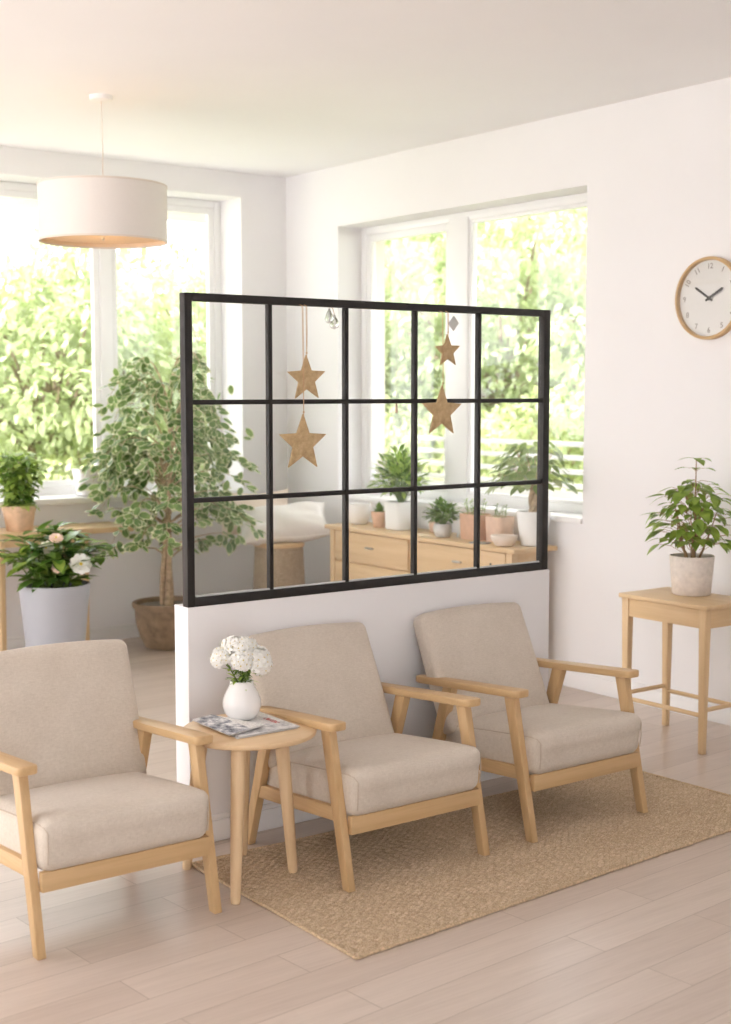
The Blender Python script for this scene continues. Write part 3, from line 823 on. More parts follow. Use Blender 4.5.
def hand(name, ang, L, w, y):
    m = MB(); u = Vector((math.sin(ang), 0, math.cos(ang))); sd = Vector((math.cos(ang), 0, -math.sin(ang)))
    pts = [-u*.022-sd*w*.8, -u*.022+sd*w*.8, u*L*.9+sd*w, u*L, u*L*.9-sd*w]
    m.prism([(p.x, p.z) for p in pts], y, y+.0016, 1); m.build(name, HAND, t, 0)
hand('hour_hand', math.radians(-57), 0.104, .0058, -.0165); hand('minute_hand', math.radians(62), .098, .0070, -.0190)
m = MB(); m.lathe([(0, .012), (.010, .012), (.010, .020), (0, .0215)], 20, M=RX); m.build('hub', HAND, t)
m = MB(); m.lathe([(0, .0310), (CR-.016, .0310), (CR-.016, .0325), (0, .0325)], 64, M=RX); m.build('glass_cover', GLASS, t)

# ------------------------------------------------------------------ pendant lamp
t = thing('pendant_lamp', 'white drum pendant lamp with warm peach lining hanging from the ceiling', 'lamp', (3.098, 6.352, ZC))
m = MB(); m.lathe([(0, -.028), (.045, -.028), (.056, -.022), (.058, 0), (0, 0)], 36); m.build('canopy', TRIM, t)
LZ0, LZ1, LR = 2.348-ZC, 2.620-ZC, .318
m = MB(); m.tube([(0, 0, -.028), (.004, 0, -.2), (.002, 0, LZ1-.04)], .0035, 8); m.build('cord', WSTRING, t)
m = MB(); m.lathe([(LR-.003, LZ0), (LR, LZ0), (LR, LZ1), (LR-.003, LZ1)], 160, closed=True); sh = m.build('shade', SHADE, t)
m = MB(); m.lathe([(LR-.0048, LZ0+.003), (LR-.0034, LZ0+.003), (LR-.0034, LZ1-.003), (LR-.0048, LZ1-.003)], 160, closed=True); m.build('lining', LINING, sh)
m = MB()
for z in (LZ0, LZ1): m.lathe([(LR-.006, z-.0045), (LR+.002, z-.0045), (LR+.002, z+.0045), (LR-.006, z+.0045)], 160, closed=True)
m.build('hem', shade_mat('shade_hem', (.80, .72, .64), (.7, .6, .5), .1), sh)
m = MB()
for k in range(3):
    a = k*2*PI/3+.4; m.tube([(0, 0, LZ1-.05), (math.cos(a)*(LR-.004), math.sin(a)*(LR-.004), LZ1-.006)], .0025, 6)
m.lathe([(0, LZ1-.13), (.018, LZ1-.13), (.020, LZ1-.06), (.012, LZ1-.035), (0, LZ1-.035)], 16); m.build('lamp_holder', TRIM, t)
m = MB(); m.lathe([(0, LZ1-.205), (.022, LZ1-.195), (.031, LZ1-.170), (.026, LZ1-.145), (.014, LZ1-.125), (0, LZ1-.122)], 20); m.build('bulb', BULB, t)
m = MB(); m.lathe([(0, LZ0+.022), (LR-.008, LZ0+.022), (LR-.008, LZ0+.025), (0, LZ0+.025)], 64); m.build('diffuser', shade_mat('peach_diffuser', (.93, .78, .60), (.95, .78, .58), .5), t)
m = MB(); m.lathe([(0, LZ0+.006), (.008, LZ0+.010), (.006, LZ0+.022), (0, LZ0+.022)], 12); m.build('finial', CHROME, t)

# ------------------------------------------------------------------ variegated weeping fig
FP = (4.085, 7.560)
t = thing('potted_ficus', 'tall variegated weeping fig in a brown stoneware pot behind the partition post', 'plant', (FP[0], FP[1], 0))
m = MB()
m.lathe([(0, 0), (.118, 0), (.140, .006), (.172, .07), (.196, .16), (.203, .235), (.204, .255), (.216, .258), (.220, .272), (.219, .288), (.210, .292), (.198, .288), (.194, .262), (0, .255)], 64)
m.build('pot', BROWNPOT, t, 40)
m = MB(); soil(m, .193, .262); m.build('soil', PEBBLE, t)
rnd.seed(5)
m = MB(); trunk = []
for k in range(3):
    pts = []
    for i in range(15):
        f = i/14; a = k*2*PI/3+f*3.2; r = .022*(1-.5*f)+.010*math.sin(f*7+k)
        pts.append((r*math.cos(a)+.02*f, r*math.sin(a), .255+f*(1.02+.14*k)))
    m.tube(pts, [.021*(1-.72*(i/14)) for i in range(15)], 10); trunk.append(pts)
lv = []
def ok(p):
    x, y, z = FP[0]+p.x, FP[1]+p.y, p.z
    if x < 3.95 and y > 7.52 and z < .87: return False          # clear of the bench
    if x > 4.48 and y > 7.05 and z < 1.02: return False         # clear of the pillows
    return y < 7.88 or (z > 1.02 and y < 8.10)
for k in range(74):
    tr = trunk[k % 3]; i0 = rnd.randint(4, 14); p0 = Vector(tr[i0]); f = (i0-4)/10
    a = k*2.39996+rnd.uniform(-.4, .4); reach = rnd.uniform(.42, .72)*(1-.40*f); rise = rnd.uniform(.16, .42)*(.5+.75*f)
    ay = .72 if math.sin(a) > 0 else 1.0
    dv = Vector((math.cos(a), math.sin(a)*ay, 0))
    p1 = p0+dv*reach*.4+Vector((0, 0, rise)); p2 = p0+dv*reach*.8+Vector((0, 0, rise*.95)); p3 = p0+dv*reach*1.02+Vector((0, 0, rise*.4-rnd.uniform(.0, .16)))
    bz = [((1-u)**3)*p0+3*u*(1-u)**2*p1+3*u*u*(1-u)*p2+u**3*p3 for u in [i/9 for i in range(10)]]
    bz = [p for p in bz if ok(p)]
    if len(bz) < 4: continue
    nb_ = len(bz); m.tube(bz, [.0060*(1-.85*i/(nb_-1)) for i in range(nb_)], 6)
    for i in range(2, nb_):
        for rep_ in range(3):
            b_ = bz[i].lerp(bz[min(nb_-1, i+1)], rnd.random()); sa = rnd.uniform(0, 2*PI)
            d = Vector((math.cos(sa), math.sin(sa), 0))*.8+dv*.7+Vector((0, 0, rnd.uniform(-.85, .05)))
            pet = b_+d.normalized()*rnd.uniform(.012, .04); L = rnd.uniform(.066, .096)
            lv.append((pet, d, (rnd.uniform(-.9, .5), rnd.uniform(-1.2, .2), .8), L, L*rnd.uniform(.52, .62), rnd.uniform(.0, .25)))
for k in range(150):     # sprays filling the crown
    a = rnd.uniform(0, 2*PI); ph = rnd.uniform(-.95, 1.35); r = rnd.uniform(.3, 1.0)
    p = Vector((math.cos(a)*math.cos(ph)*.62*r, math.sin(a)*math.cos(ph)*.50*r, 1.27+math.sin(ph)*(.60 if ph > 0 else .62)*r))
    sa = rnd.uniform(0, 2*PI); d = Vector((math.cos(sa)*.7+p.x, math.sin(sa)*.7+p.y, rnd.uniform(-.9, .1))); L = rnd.uniform(.058, .084)
    lv.append((p, d, (rnd.uniform(-.9, .5), rnd.uniform(-1.2, .2), .8), L, L*.56, rnd.uniform(.0, .25)))
lv = [l for l in lv if ok(l[0]) and l[0].z > .60]
m.build('trunk', BARK, t, 60)
leaf_cloud('foliage', [LF_FICUS, LF_CREAM], lv, t, 6, variegated=True, fold=.10)

# ------------------------------------------------------------------ gardenia in grey pot
GP = (3.175, 7.205)
t = thing('potted_gardenia', 'dark leafy gardenia with white bloom in a tall pale grey pot on the floor', 'plant', (GP[0], GP[1], 0))
m = MB(); m.lathe([(0, 0), (.140, 0), (.150, .006), (.193, .455), (.201, .508), (.200, .518), (.194, .520), (.187, .514), (.184, .478), (0, .470)], 64); m.build('pot', GREYPOT, t, 40)
m = MB(); soil(m, .183, .480); m.build('soil', SOIL, t)
rnd.seed(11); m = MB(); lv = []
for k in range(34):
    a = k*2.39996; rr = .29*math.sqrt((k+.6)/34)*rnd.uniform(.85, 1.12); top = .82-.55*rr+rnd.uniform(-.06, .06)
    p0 = Vector((math.cos(a)*rr*.25, math.sin(a)*rr*.25, .455)); p2 = Vector((math.cos(a)*rr, math.sin(a)*rr, top)); p1 = p0.lerp(p2, .5)+Vector((0, 0, .04))
    pts = [p0, p0.lerp(p1, .6), p1, p1.lerp(p2, .6), p2]; m.tube(pts, [.005, .0045, .004, .003, .002], 6)
    for i in range(1, 5):
        for rep in range(3 if i == 4 else 2):
            sa = rnd.uniform(0, 2*PI); p = pts[i]; d = Vector((math.cos(sa)+p.x*2, math.sin(sa)+p.y*2, rnd.uniform(-.1, .7)))
            L = rnd.uniform(.105, .16); lv.append((p, d, (0, 0, 1), L, L*.48, rnd.uniform(.1, .4)))
for sx, sy, sz in ((.05, .02, .86), (.10, .0, .82)):      # two taller new shoots
    p = Vector((sx*.9-.02, sy, sz-.06)); m.tube([(sx*.4, sy*.4, .46), (sx*.7, sy, .65), p], .003, 6)
    for q in range(9):
        sa = q*2.4; lv.append((p+Vector((0, 0, (q-5)*.010)), Vector((math.cos(sa), math.sin(sa), .8)), (0, 0, 1), .075, .034, .2))
m.build('stem', STEMG, t)
leaf_cloud('foliage', [LF_DARK, LF_BUSH, LF_BRIGHT], lv, t, 6, shape='oval', fold=.2)
def rose(c, nrm, R, mats, layers=3):
    m = MB(); nrm = Vector(nrm).normalized(); u = nrm.orthogonal().normalized(); w = nrm.cross(u); c = Vector(c)
    for l in range(layers):
        n = 9-2*l; rr = R*(1-.27*l); lift = .25+.42*l
        for k in range(n):
            a = 2*PI*k/n+l*.4; d = u*math.cos(a)+w*math.sin(a); s2 = nrm.cross(d); b = bmesh.new()
            g = [[c+nrm*(.004*l)+d*rr*tt*(1-.12*lift*tt)+s2*rr*ww*math.sin(PI*min(1, .18+tt*.72))*.42+nrm*rr*lift*tt*tt*.6-nrm*abs(ww)*rr*.04 for ww in (-1, -.5, 0, .5, 1)] for tt in (.05, .35, .65, .9, 1.0)]
            g[-1] = [c+nrm*(.004*l)+d*rr*(1.02-.06*abs(i-2))*(1-.12*lift)+s2*rr*(i-2)*.5*.26+nrm*rr*lift*.6 for i in range(5)]
            V = [[b.verts.new(p) for p in r] for r in g]
            for i in range(4):
                for j in range(4): b.faces.new((V[i][j], V[i][j+1], V[i+1][j+1], V[i+1][j]))
            m.merge(b, None, 0)
    m.lathe([(0, 0), (R*.14, .004), (R*.1, .012), (0, .014)], 10, (0, 0, 0), 1, M=Matrix.Translation(c+nrm*.006) @ nrm.to_track_quat('Z', 'Y').to_matrix().to_4x4())
    m.build('bloom', mats, t, 60)
rose((.045, -.255, .650), (-.25, -.85, .42), .064, [PETAL, POLLEN])
rose((-.055, -.16, .790), (-.2, -.6, .8), .042, [PINKP, POLLEN], 2)
rose((-.085, -.24, .640), (-.4, -.8, .3), .034, [PINKP, POLLEN], 2)
rose((-.10, -.13, .735), (-.5, -.6, .6), .048, [PETALC, POLLEN], 2)

# ------------------------------------------------------------------ bench under the back window
BZ = .775
t = thing('console_bench', 'long pale wooden bench standing under the back window behind the gardenia', 'bench', (3.295, 7.775, 0))
m = MB(); m.box((-.60, -.175, BZ-.034), (.585, .175, BZ), .004); m.build('bench_top', PALEW[0], t)
for sx in (-.262, .265):
    for sy in (-.145, .140):
        m = MB(); m.bar((sx, sy, 0), (sx, sy, BZ-.034), (.036, .036), (.040, .040), .003); m.build('leg', PALEW[2], t)
for sy in (-.145, .140):
    m = MB(); m.box((-.245, sy-.010, BZ-.085), (.248, sy+.010, BZ-.034), .002); m.build('rail', PALEW[0], t)
rnd.seed(31)
t = thing('potted_herb', 'fresh light green herb in a sandy clay pot on the window bench', 'plant', (3.195, 7.735, BZ))
m = MB(); m.lathe([(0, 0), (.072, 0), (.076, .004), (.094, .118), (.0985, .120), (.100, .146), (.098, .150), (.091, .148), (.088, .125), (0, .120)], 44); m.build('pot', SANDPOT, t, 40)
m = MB(); soil(m, .087, .126); m.build('soil', SOIL, t)
m = MB(); lv = []
for k in range(40):
    a = k*2.39996; rr = .145*math.sqrt((k+.5)/40); H = .47-.9*rr*rr*5*.5+rnd.uniform(-.05, .03)
    pts = [Vector((math.cos(a)*rr*.4, math.sin(a)*rr*.4, .12)), Vector((math.cos(a)*rr*.6, math.sin(a)*rr*.6, .12+(H-.12)*.5)), Vector((math.cos(a)*rr*1.05, math.sin(a)*rr*1.05, H))]
    m.tube(pts, [.003, .0025, .0015], 5)
    for i in range(9):
        u = .15+.85*i/8; p = pts[0].lerp(pts[1], u*2) if u < .5 else pts[1].lerp(pts[2], u*2-1)
        for sgn in (0, 1):
            sa = i*1.57+sgn*PI+rnd.uniform(-.4, .4)+a; L = rnd.uniform(.050, .078)
            lv.append((p, Vector((math.cos(sa), math.sin(sa), rnd.uniform(-.3, .4))), (0, 0, 1), L, L*.55, .35))
lv = [l for l in lv if 7.735+l[0][1]+.05 < YB-.02 or l[0][2] > .2]
m.build('stem', STEMG, t); leaf_cloud('foliage', [LF_LIME, LF_LIME, LF_BUSH], lv, t, 5, shape='oval', fold=.2)
t = thing('clay_pot', 'small empty clay pot at the left end of the window bench, mostly out of view', 'pot', (2.975, 7.74, BZ))
m = MB(); m.lathe(pot_profile(.048, .062, .10, .007, .022), 32); m.build('pot', TERRA, t, 40)
t = thing('white_planter', 'translucent white planter with rosy marks standing on the back window sill', 'planter', (3.880, 8.085, .936))
m = MB(); m.lathe([(0, 0), (.125, 0), (.135, .006), (.160, .165), (.158, .170), (.150, .168), (.146, .150), (.128, .02), (0, .015)], 48, sq=5)
for v_ in m.bm.verts: v_.co.y *= .55
m.build('planter_body', plain('milky_glass', (.80, .78, .77), .25, .5), t, 40)
rnd.seed(2); ROSEP = plain('rose_print', (.66, .36, .30), .5, .3)
for k in range(7):
    m = MB(); m.lathe([(0, .0), (.010*rnd.uniform(.6, 1.4), .0005), (0, .001)], 9, M=Matrix.Translation((-.146+.02*rnd.random()-.0005*k, -.035+.008*rnd.uniform(-1, 1), .02+.10*rnd.random())) @ Matrix.Rotation(-PI/2, 4, 'Y'))
    m.build('rosy_mark', ROSEP, t, 0)

# ------------------------------------------------------------------ basket and pillows in the corner
KB = (4.79, 7.36)
t = thing('wicker_basket', 'tall woven seagrass basket in the corner under the white pillow', 'basket', (KB[0], KB[1], 0))
m = MB(); m.lathe([(0, 0), (.158, 0), (.165, .006), (.152, .3), (.138, .612), (.129, .614), (.131, .59), (.150, .03), (0, .02)], 56, sq=3.2); m.build('body', BASKET, t, 50)
m = MB(); m.lathe([(0, .606), (.140, .606), (.146, .612), (.146, .630), (.140, .636), (0, .636)], 56, sq=3.2); m.build('lid', PALEW[0], t, 40)
def pillow(name, label, loc, rot, W, H, D, mat, seed):
    r = random.Random(seed); b = bmesh.new(); n = 30; top, bot = [], []
    ph = [r.uniform(0, 6) for _ in range(6)]
    for sgn, G in ((1, top), (-1, bot)):
        for i in range(n+1):
            row = []
            for j in range(n+1):
                u, v = -1+2*i/n, -1+2*j/n
                x = u*W/2*(1-.10*(1-v*v)*abs(u)**3); y = v*H/2*(1-.14*(1-u*u)*abs(v)**3)
                th = (max(0, (1-u**4))*max(0, (1-v**4)))**.62*D/2
                wr = .010*math.sin(9*u+ph[0]+3*v)*abs(v)**2+.012*math.sin(11*v+ph[1]+2*u)*abs(u)**2+.006*math.sin(5*u+4*v+ph[2])
                edge = 1 if (abs(u) < 1 and abs(v) < 1) else 0
                row.append((x, y, sgn*(th+wr*edge*(th/D*2))+.012*math.sin(3*u+ph[3])*abs(v)**3))
            G.append(row)
    T = [[b.verts.new(p) for p in rr_] for rr_ in top]; Bv = [[b.verts.new(p) for p in rr_] for rr_ in bot]
    for i in range(n):
        for j in range(n):
            b.faces.new((T[i][j], T[i+1][j], T[i+1][j+1], T[i][j+1])); b.faces.new((Bv[i][j], Bv[i][j+1], Bv[i+1][j+1], Bv[i+1][j]))
    bmesh.ops.remove_doubles(b, verts=b.verts, dist=1e-5); bmesh.ops.recalc_face_normals(b, faces=b.faces)
    t = thing(name, label, 'pillow', loc); t.rotation_euler = rot
    m = MB(); m.merge(b); m.build('cover', mat, t, 180)
    m = MB(); per = [(-1+2*k/30, -1) for k in range(30)]+[(1, -1+2*k/30) for k in range(30)]+[(1-2*k/30, 1) for k in range(30)]+[(-1, 1-2*k/30) for k in range(31)]
    m.tube([(u*W/2*(1-.10*(1-v*v)*abs(u)**3), v*H/2*(1-.14*(1-u*u)*abs(v)**3), .012*math.sin(3*u+ph[3])*abs(v)**3) for u, v in per], .004, 6, cap=False); m.build('piping', mat, t)
pillow('pillow', 'plump white pillow lying on the woven basket in the corner', (4.83, 7.37, .752), (math.radians(28), math.radians(-6), math.radians(-28)), .60, .36, .17, PILLOW, 3)
pillow('pillow', 'blush pillow propped in the corner behind the white pillow', (4.80, 7.66, .80), (math.radians(62), 0, math.radians(-12)), .52, .32, .12, PILLOWP, 8)

# ------------------------------------------------------------------ credenza
CX0, CX1, CY0, CY1, CT = 4.945, 5.258, 5.335, 7.010, .765
t = thing('credenza', 'long low maple drawer cabinet under the right window, topped with small plants', 'cabinet', ((CX0+CX1)/2, (CY0+CY1)/2, 0))
hx, hy = (CX1-CX0)/2, (CY1-CY0)/2
m = MB(); m.box((-hx-.012, -hy-.030, CT-.026), (hx, hy+.045, CT), .006); m.build('cabinet_top', PALEW[1], t)
m = MB(); m.box((-hx+.020, -hy+.012, .14), (hx-.064, hy-.012, CT-.026), .002); m.build('carcass', PALEW[1], t)
for sx in (-1, 1):
    for sy in (-1, 1):
        m = MB(); x = -hx+.020 if sx < 0 else hx-.080; y = sy*(hy-.022); m.box((x-.020, y-.022, 0), (x+.020, y+.022, CT-.026), .003); m.build('leg', PALEW[2], t)
yspl = [-hy+.048, -hy+.048+.150, 6.216-(CY0+CY1)/2, hy-.048]
def drawer(y0, y1, z0, z1, hn):
    m = MB(); m.box((-hx+.002, y0+.003, z0+.003), (-hx+.020, y1-.003, z1-.003), .002); d = m.build('drawer', PALEW[1], t)
    m = MB(); c = (y0+y1)/2+hn; z = (z0+z1)/2+.008
    m.tube([(-hx+.004, c-.034, z), (-hx-.010, c-.030, z+.001), (-hx-.015, c, z+.002), (-hx-.010, c+.030, z+.001), (-hx+.004, c+.034, z)], [.003, .006, .0075, .006, .003], 8); m.build('handle', CHROME, d)
for z0, z1 in ((.552, .737), (.350, .546), (.148, .344)):
    drawer(yspl[2]+.006, yspl[3], z0, z1, .0)
    drawer(yspl[0], yspl[2]-.006, z0, z1, -.02)
m = MB(); m.lathe([(0, 0), (.006, 0), (.006, .004), (0, .005)], 12, M=Matrix.Translation((-hx+.002, 5.50-(CY0+CY1)/2, .668)) @ Matrix.Rotation(-PI/2, 4, 'Y')); m.build('lock', BLACK, t)

def simple_plant(name, label, loc, potfn, potmat, gen, leafmats, seed, shape='oval', stemmat=None, soilr=None, soilz=None, rows=5, fold=.2):
    rnd.seed(seed); t = thing(name, label, 'plant', loc)
    m = MB(); potfn(m); m.build('pot', potmat, t, 40)
    if soilr: m = MB(); soil(m, soilr, soilz); m.build('soil', SOIL, t)
    m = MB(); lv = gen(m)
    if len(m.bm.verts): m.build('stem', stemmat or STEMG, t)
    leaf_cloud('foliage', leafmats, lv, t, rows, shape=shape, fold=fold)
    return t
def bush(R, H, z0, n, Lr, ar, up=.3):
    def g(m):
        lv = []
        for k in range(n):
            a = k*2.39996; u = (k+.5)/n; ph = math.asin(1-u*.98); r = rnd.uniform(.45, 1)
            p = Vector((math.cos(a)*math.cos(ph)*R*r, math.sin(a)*math.cos(ph)*R*r, z0+H*.25+math.sin(ph)*H*.75*r))
            d = Vector((math.cos(a)*math.cos(ph), math.sin(a)*math.cos(ph), math.sin(ph)+up-.4))+Vector((rnd.uniform(-.5, .5), rnd.uniform(-.5, .5), rnd.uniform(-.4, .4)))
            L = rnd.uniform(*Lr); lv.append((p, d, (rnd.uniform(-.3, .3), rnd.uniform(-.3, .3), 1), L, L*ar, rnd.uniform(.1, .4)))
            if k % 5 == 0: m.tube([(0, 0, z0-.02), (p.x*.4, p.y*.4, z0+(p.z-z0)*.6), p], .0018, 5)
        return lv
    return g
# white bowl-like pot at the far end
t = thing('white_bowl', 'rounded white ceramic bowl pot at the far end of the credenza beside the pillow', 'pot', (5.115, 6.935, CT))
m = MB(); m.lathe([(0, 0), (.045, 0), (.055, .004), (.074, .045), (.080, .095), (.076, .128), (.071, .127), (.073, .095), (.05, .02), (0, .012)], 40); m.build('body', CERAM, t, 60)
simple_plant('potted_cactus', 'tiny pointed green succulent in small terracotta pot, left of the white square planter', (5.100, 6.700, CT),
             lambda m: m.lathe(pot_profile(.036, .052, .098, .006), 32), TERRA,
             lambda m: [(Vector((0, 0, .08)), sph(k*2.4, .25+1.2*(k/22.)), (0, 0, 1), .045+.035*k/22, .030, -.15) for k in range(22)], [LF_BUSH], 41, 'lance', None, .046, .082)
def sqpot(m):
    m.lathe([(0, 0), (.066, 0), (.072, .004), (.076, .165), (.074, .170), (.068, .168), (.066, .140), (0, .136)], 48, sq=7)
simple_plant('potted_fern', 'bushy bright green plant in a white square planter on the credenza', (5.125, 6.520, CT), sqpot, CERAMM,
             bush(.165, .33, .150, 420, (.045, .075), .42), [LF_LIME, LF_BUSH], 42, 'oval', None, .060, .142)
simple_plant('potted_succulent', 'grey green succulent in a little blush pot half hidden behind the grey pot', (5.180, 6.245, CT),
             lambda m: m.lathe(pot_profile(.036, .046, .065, .006), 32), TERRAL,
             bush(.045, .07, .06, 60, (.02, .035), .6), [LF_SAGE], 43, 'oval', None, .038, .054)
simple_plant('potted_shrublet', 'dense dark green plant in round pale grey pot in front on the credenza', (5.045, 6.025, CT),
             lambda m: m.lathe([(0, 0), (.036, 0), (.042, .004), (.054, .035), (.055, .055), (.050, .078), (.046, .078), (.048, .055), (0, .05)], 36), PALEGREY,
             bush(.098, .135, .07, 240, (.030, .05), .5), [LF_BUSH, LF_DARK, LF_BUSH], 44, 'oval', None, .044, .066)
def box_pot(w, d, h):
    def f(m):
        m.lathe([(0, 0), (.90, 0), (.92, .004), (1.0, h-.004), (.985, h), (.91, h-.001), (.90, h*.8), (0, h*.78)], 44, sq=6)
        for v in m.bm.verts: v.co.x *= d; v.co.y *= w
    return f
def sprigs(n, H, R, L):
    def g(m):
        lv = []
        for k in range(n):
            a = k*2.4; r = R*math.sqrt((k+.5)/n); p = Vector((math.cos(a)*r*.6, math.sin(a)*r, .11)); q = p+Vector((rnd.uniform(-.02, .02), rnd.uniform(-.03, .03), H*rnd.uniform(.6, 1)))
            m.tube([p, q], .0013, 5)
            for i in range(8):
                u = .2+.8*i/7; sa = i*2.4; lv.append((p.lerp(q, u), Vector((math.cos(sa), math.sin(sa), .6)), (0, 0, 1), L*rnd.uniform(.7, 1.1), L*.4, .2))
        return lv
    return g
simple_plant('potted_sprigs', 'wispy grey green sprigs in the darker left blush terracotta trough', (5.120, 5.830, CT), box_pot(.080, .062, .145), TERRA, sprigs(12, .12, .06, .03), [LF_SAGE, LF_LIME], 45, 'oval', None, .055, .118)
simple_plant('potted_sprigs', 'few thin sprigs in the paler right terracotta trough beside the white bowl', (5.150, 5.655, CT), box_pot(.072, .058, .140), TERRAL, sprigs(7, .10, .05, .028), [LF_SAGE], 46, 'oval', None, .05, .115)
t = thing('shallow_bowl', 'low blush ceramic bowl on the near end of the credenza', 'bowl', (5.020, 5.475, CT))
m = MB(); m.lathe([(0, 0), (.044, 0), (.050, .003), (.070, .038), (.074, .056), (.072, .058), (.068, .056), (.063, .040), (.045, .010), (0, .008)], 44); m.build('body', plain('blush_ceramic', (.80, .69, .60), .5, .4), t, 60)
t = thing('phone', 'flat dark grey phone lying on the credenza beside the shallow bowl', 'phone', (4.995, 5.645, CT), .3)
m = MB(); m.box((-.028, -.055, 0), (.028, .055, .008), .003); m.build('body', plain('phone_grey', (.28, .29, .30), .3, .5), t)
t = thing('greeting_card', 'folded white card standing between the grey pot and the terracotta trough', 'card', (5.120, 5.955, CT), -.5)
m = MB(); m.prism([(-.020, 0), (-.001, .062), (.001, .062), (.020, 0), (.0185, 0), (0, .060), (-.0185, 0)], -.028, .028, 1); m.build('card', PAPER, t, 0)
# money tree
def money(m):
    lv = []; 
    for k in range(3):
        pts = [Vector((.016*math.cos(k*2.1+f*4), .016*math.sin(k*2.1+f*4), .15+f*.17)) for f in [i/8 for i in range(9)]]
        m.tube(pts, [.016-.004*i/8 for i in range(9)], 8)
    for k in range(230):
        a = k*2.39996; u = (k+.5)/230; ph = math.asin(min(1, u*1.12-.14)); q = rnd.choice((1, 1, .8, .6))
        p = Vector((math.cos(a)*math.cos(ph)*.205*q, math.sin(a)*math.cos(ph)*.205*q, 0.350+math.sin(ph)*.235*q))
        if 5.160+p.x > XR-.03: continue
        d = Vector((math.cos(a)+rnd.uniform(-.5, .5), math.sin(a)+rnd.uniform(-.5, .5), rnd.uniform(-.75, .15))); L = rnd.uniform(.06, .095)
        lv.append((p, d, (rnd.uniform(-.3, .3), rnd.uniform(-.3, .3), 1), L, L*.46, rnd.uniform(.1, .35)))
        if k % 4 == 0: m.tube([(0, 0, .30), p*.5+Vector((0, 0, .17)), p], .0018, 5)
    PX = 5.160
    def keep(l):
        e = Vector(l[0])+Vector(l[1]).normalized()*l[3]; x, y, z = PX+e.x, 5.395+e.y, CT+min(e.z, l[0].z)
        return x < XR-.012 or (x < 5.40 and z > .96 and y > RY0+.05 and 5.395+l[0].y > RY0+.05)
    return [l for l in lv if keep(l)]
simple_plant('potted_money_tree', 'broad leafy plant with thick twisted trunk in a tall white pot on the credenza end', (5.160, 5.395, CT),
             lambda m: m.lathe([(0, 0), (.062, 0), (.068, .004), (.086, .12), (.094, .186), (.092, .190), (.086, .188), (.082, .160), (0, .155)], 48), CERAMM, money, [LF_MONEY, LF_MONEY, LF_SAGE], 47, 'oval', BARK, .081, .162, 6, .15)

# ------------------------------------------------------------------ outside
BOUNCE_PAVE = plain('pale_bounce_paving', (.74, .725, .71), .9, .1, var=.04, vscale=3)
m = MB(); m.box((-16, -14, -.50), (XL-.02, YB+WT, -.06)); m.box((XL-.02, -14, -.50), (XR+.3, YF-.22, -.06)); m.box((-16, YB+WT+.02, -.50), (XR+1.3, YB+WT+2.2, -.25)); struct(m.build('bounce_terrace', BOUNCE_PAVE, smooth=0))  # unseen pale ground added to bounce daylight up to the ceiling
GRASS = plain('lawn', (.40, .43, .24), .95, .1, var=.25, vscale=3)
m = MB(); m.box((-14, YB+WT+.02, -.55), (34, 40, -.35)); m.box((XR+.37, -12, -.55), (34, YB+WT+.02, -.35)); struct(m.build('ground', GRASS, smooth=0))
STUCCO = plain('exterior_stucco', (.66, .60, .56), .9, .1, var=.02)
m = MB(); m.box((XR+.30, -1, 2.80), (6.60, 9.20, 2.98)); m.box((XL, YB+WT, 2.872), (6.60, 9.20, 2.98)); struct(m.build('roof_overhang', STUCCO, smooth=0))
m = MB(); m.box((XR+.30, 8.21, -.35), (6.30, 8.60, 2.86)); struct(m.build('wall_wing', STUCCO, smooth=0))
m = MB(); m.box((XR+.30, -1, -.35), (6.72, 8.60, -.12)); struct(m.build('balcony_floor', STUCCO, smooth=0))
t = thing('balcony_railing', 'white horizontal bar railing along the balcony outside the right window', 'railing', (6.62, 6.0, -.12))
for k, z in enumerate((1.246, 1.155, 1.06, .965)):
    m = MB(); m.box((-.018, -5.0, z+.12-.017), (.018, 2.2, z+.12+.017), .004); m.build('rail', WFRAME, t)
m = MB(); m.box((-.006, -5.0, .20), (.006, 2.2, 1.05), .002); m.build('panel', WFRAME, t)
for y in (-4.8, -2.6, 1.25-1.7, 1.9):
    m = MB(); m.box((.02, y-.02, 0), (.06, y+.02, 1.38), .004); m.build('post', WFRAME, t)

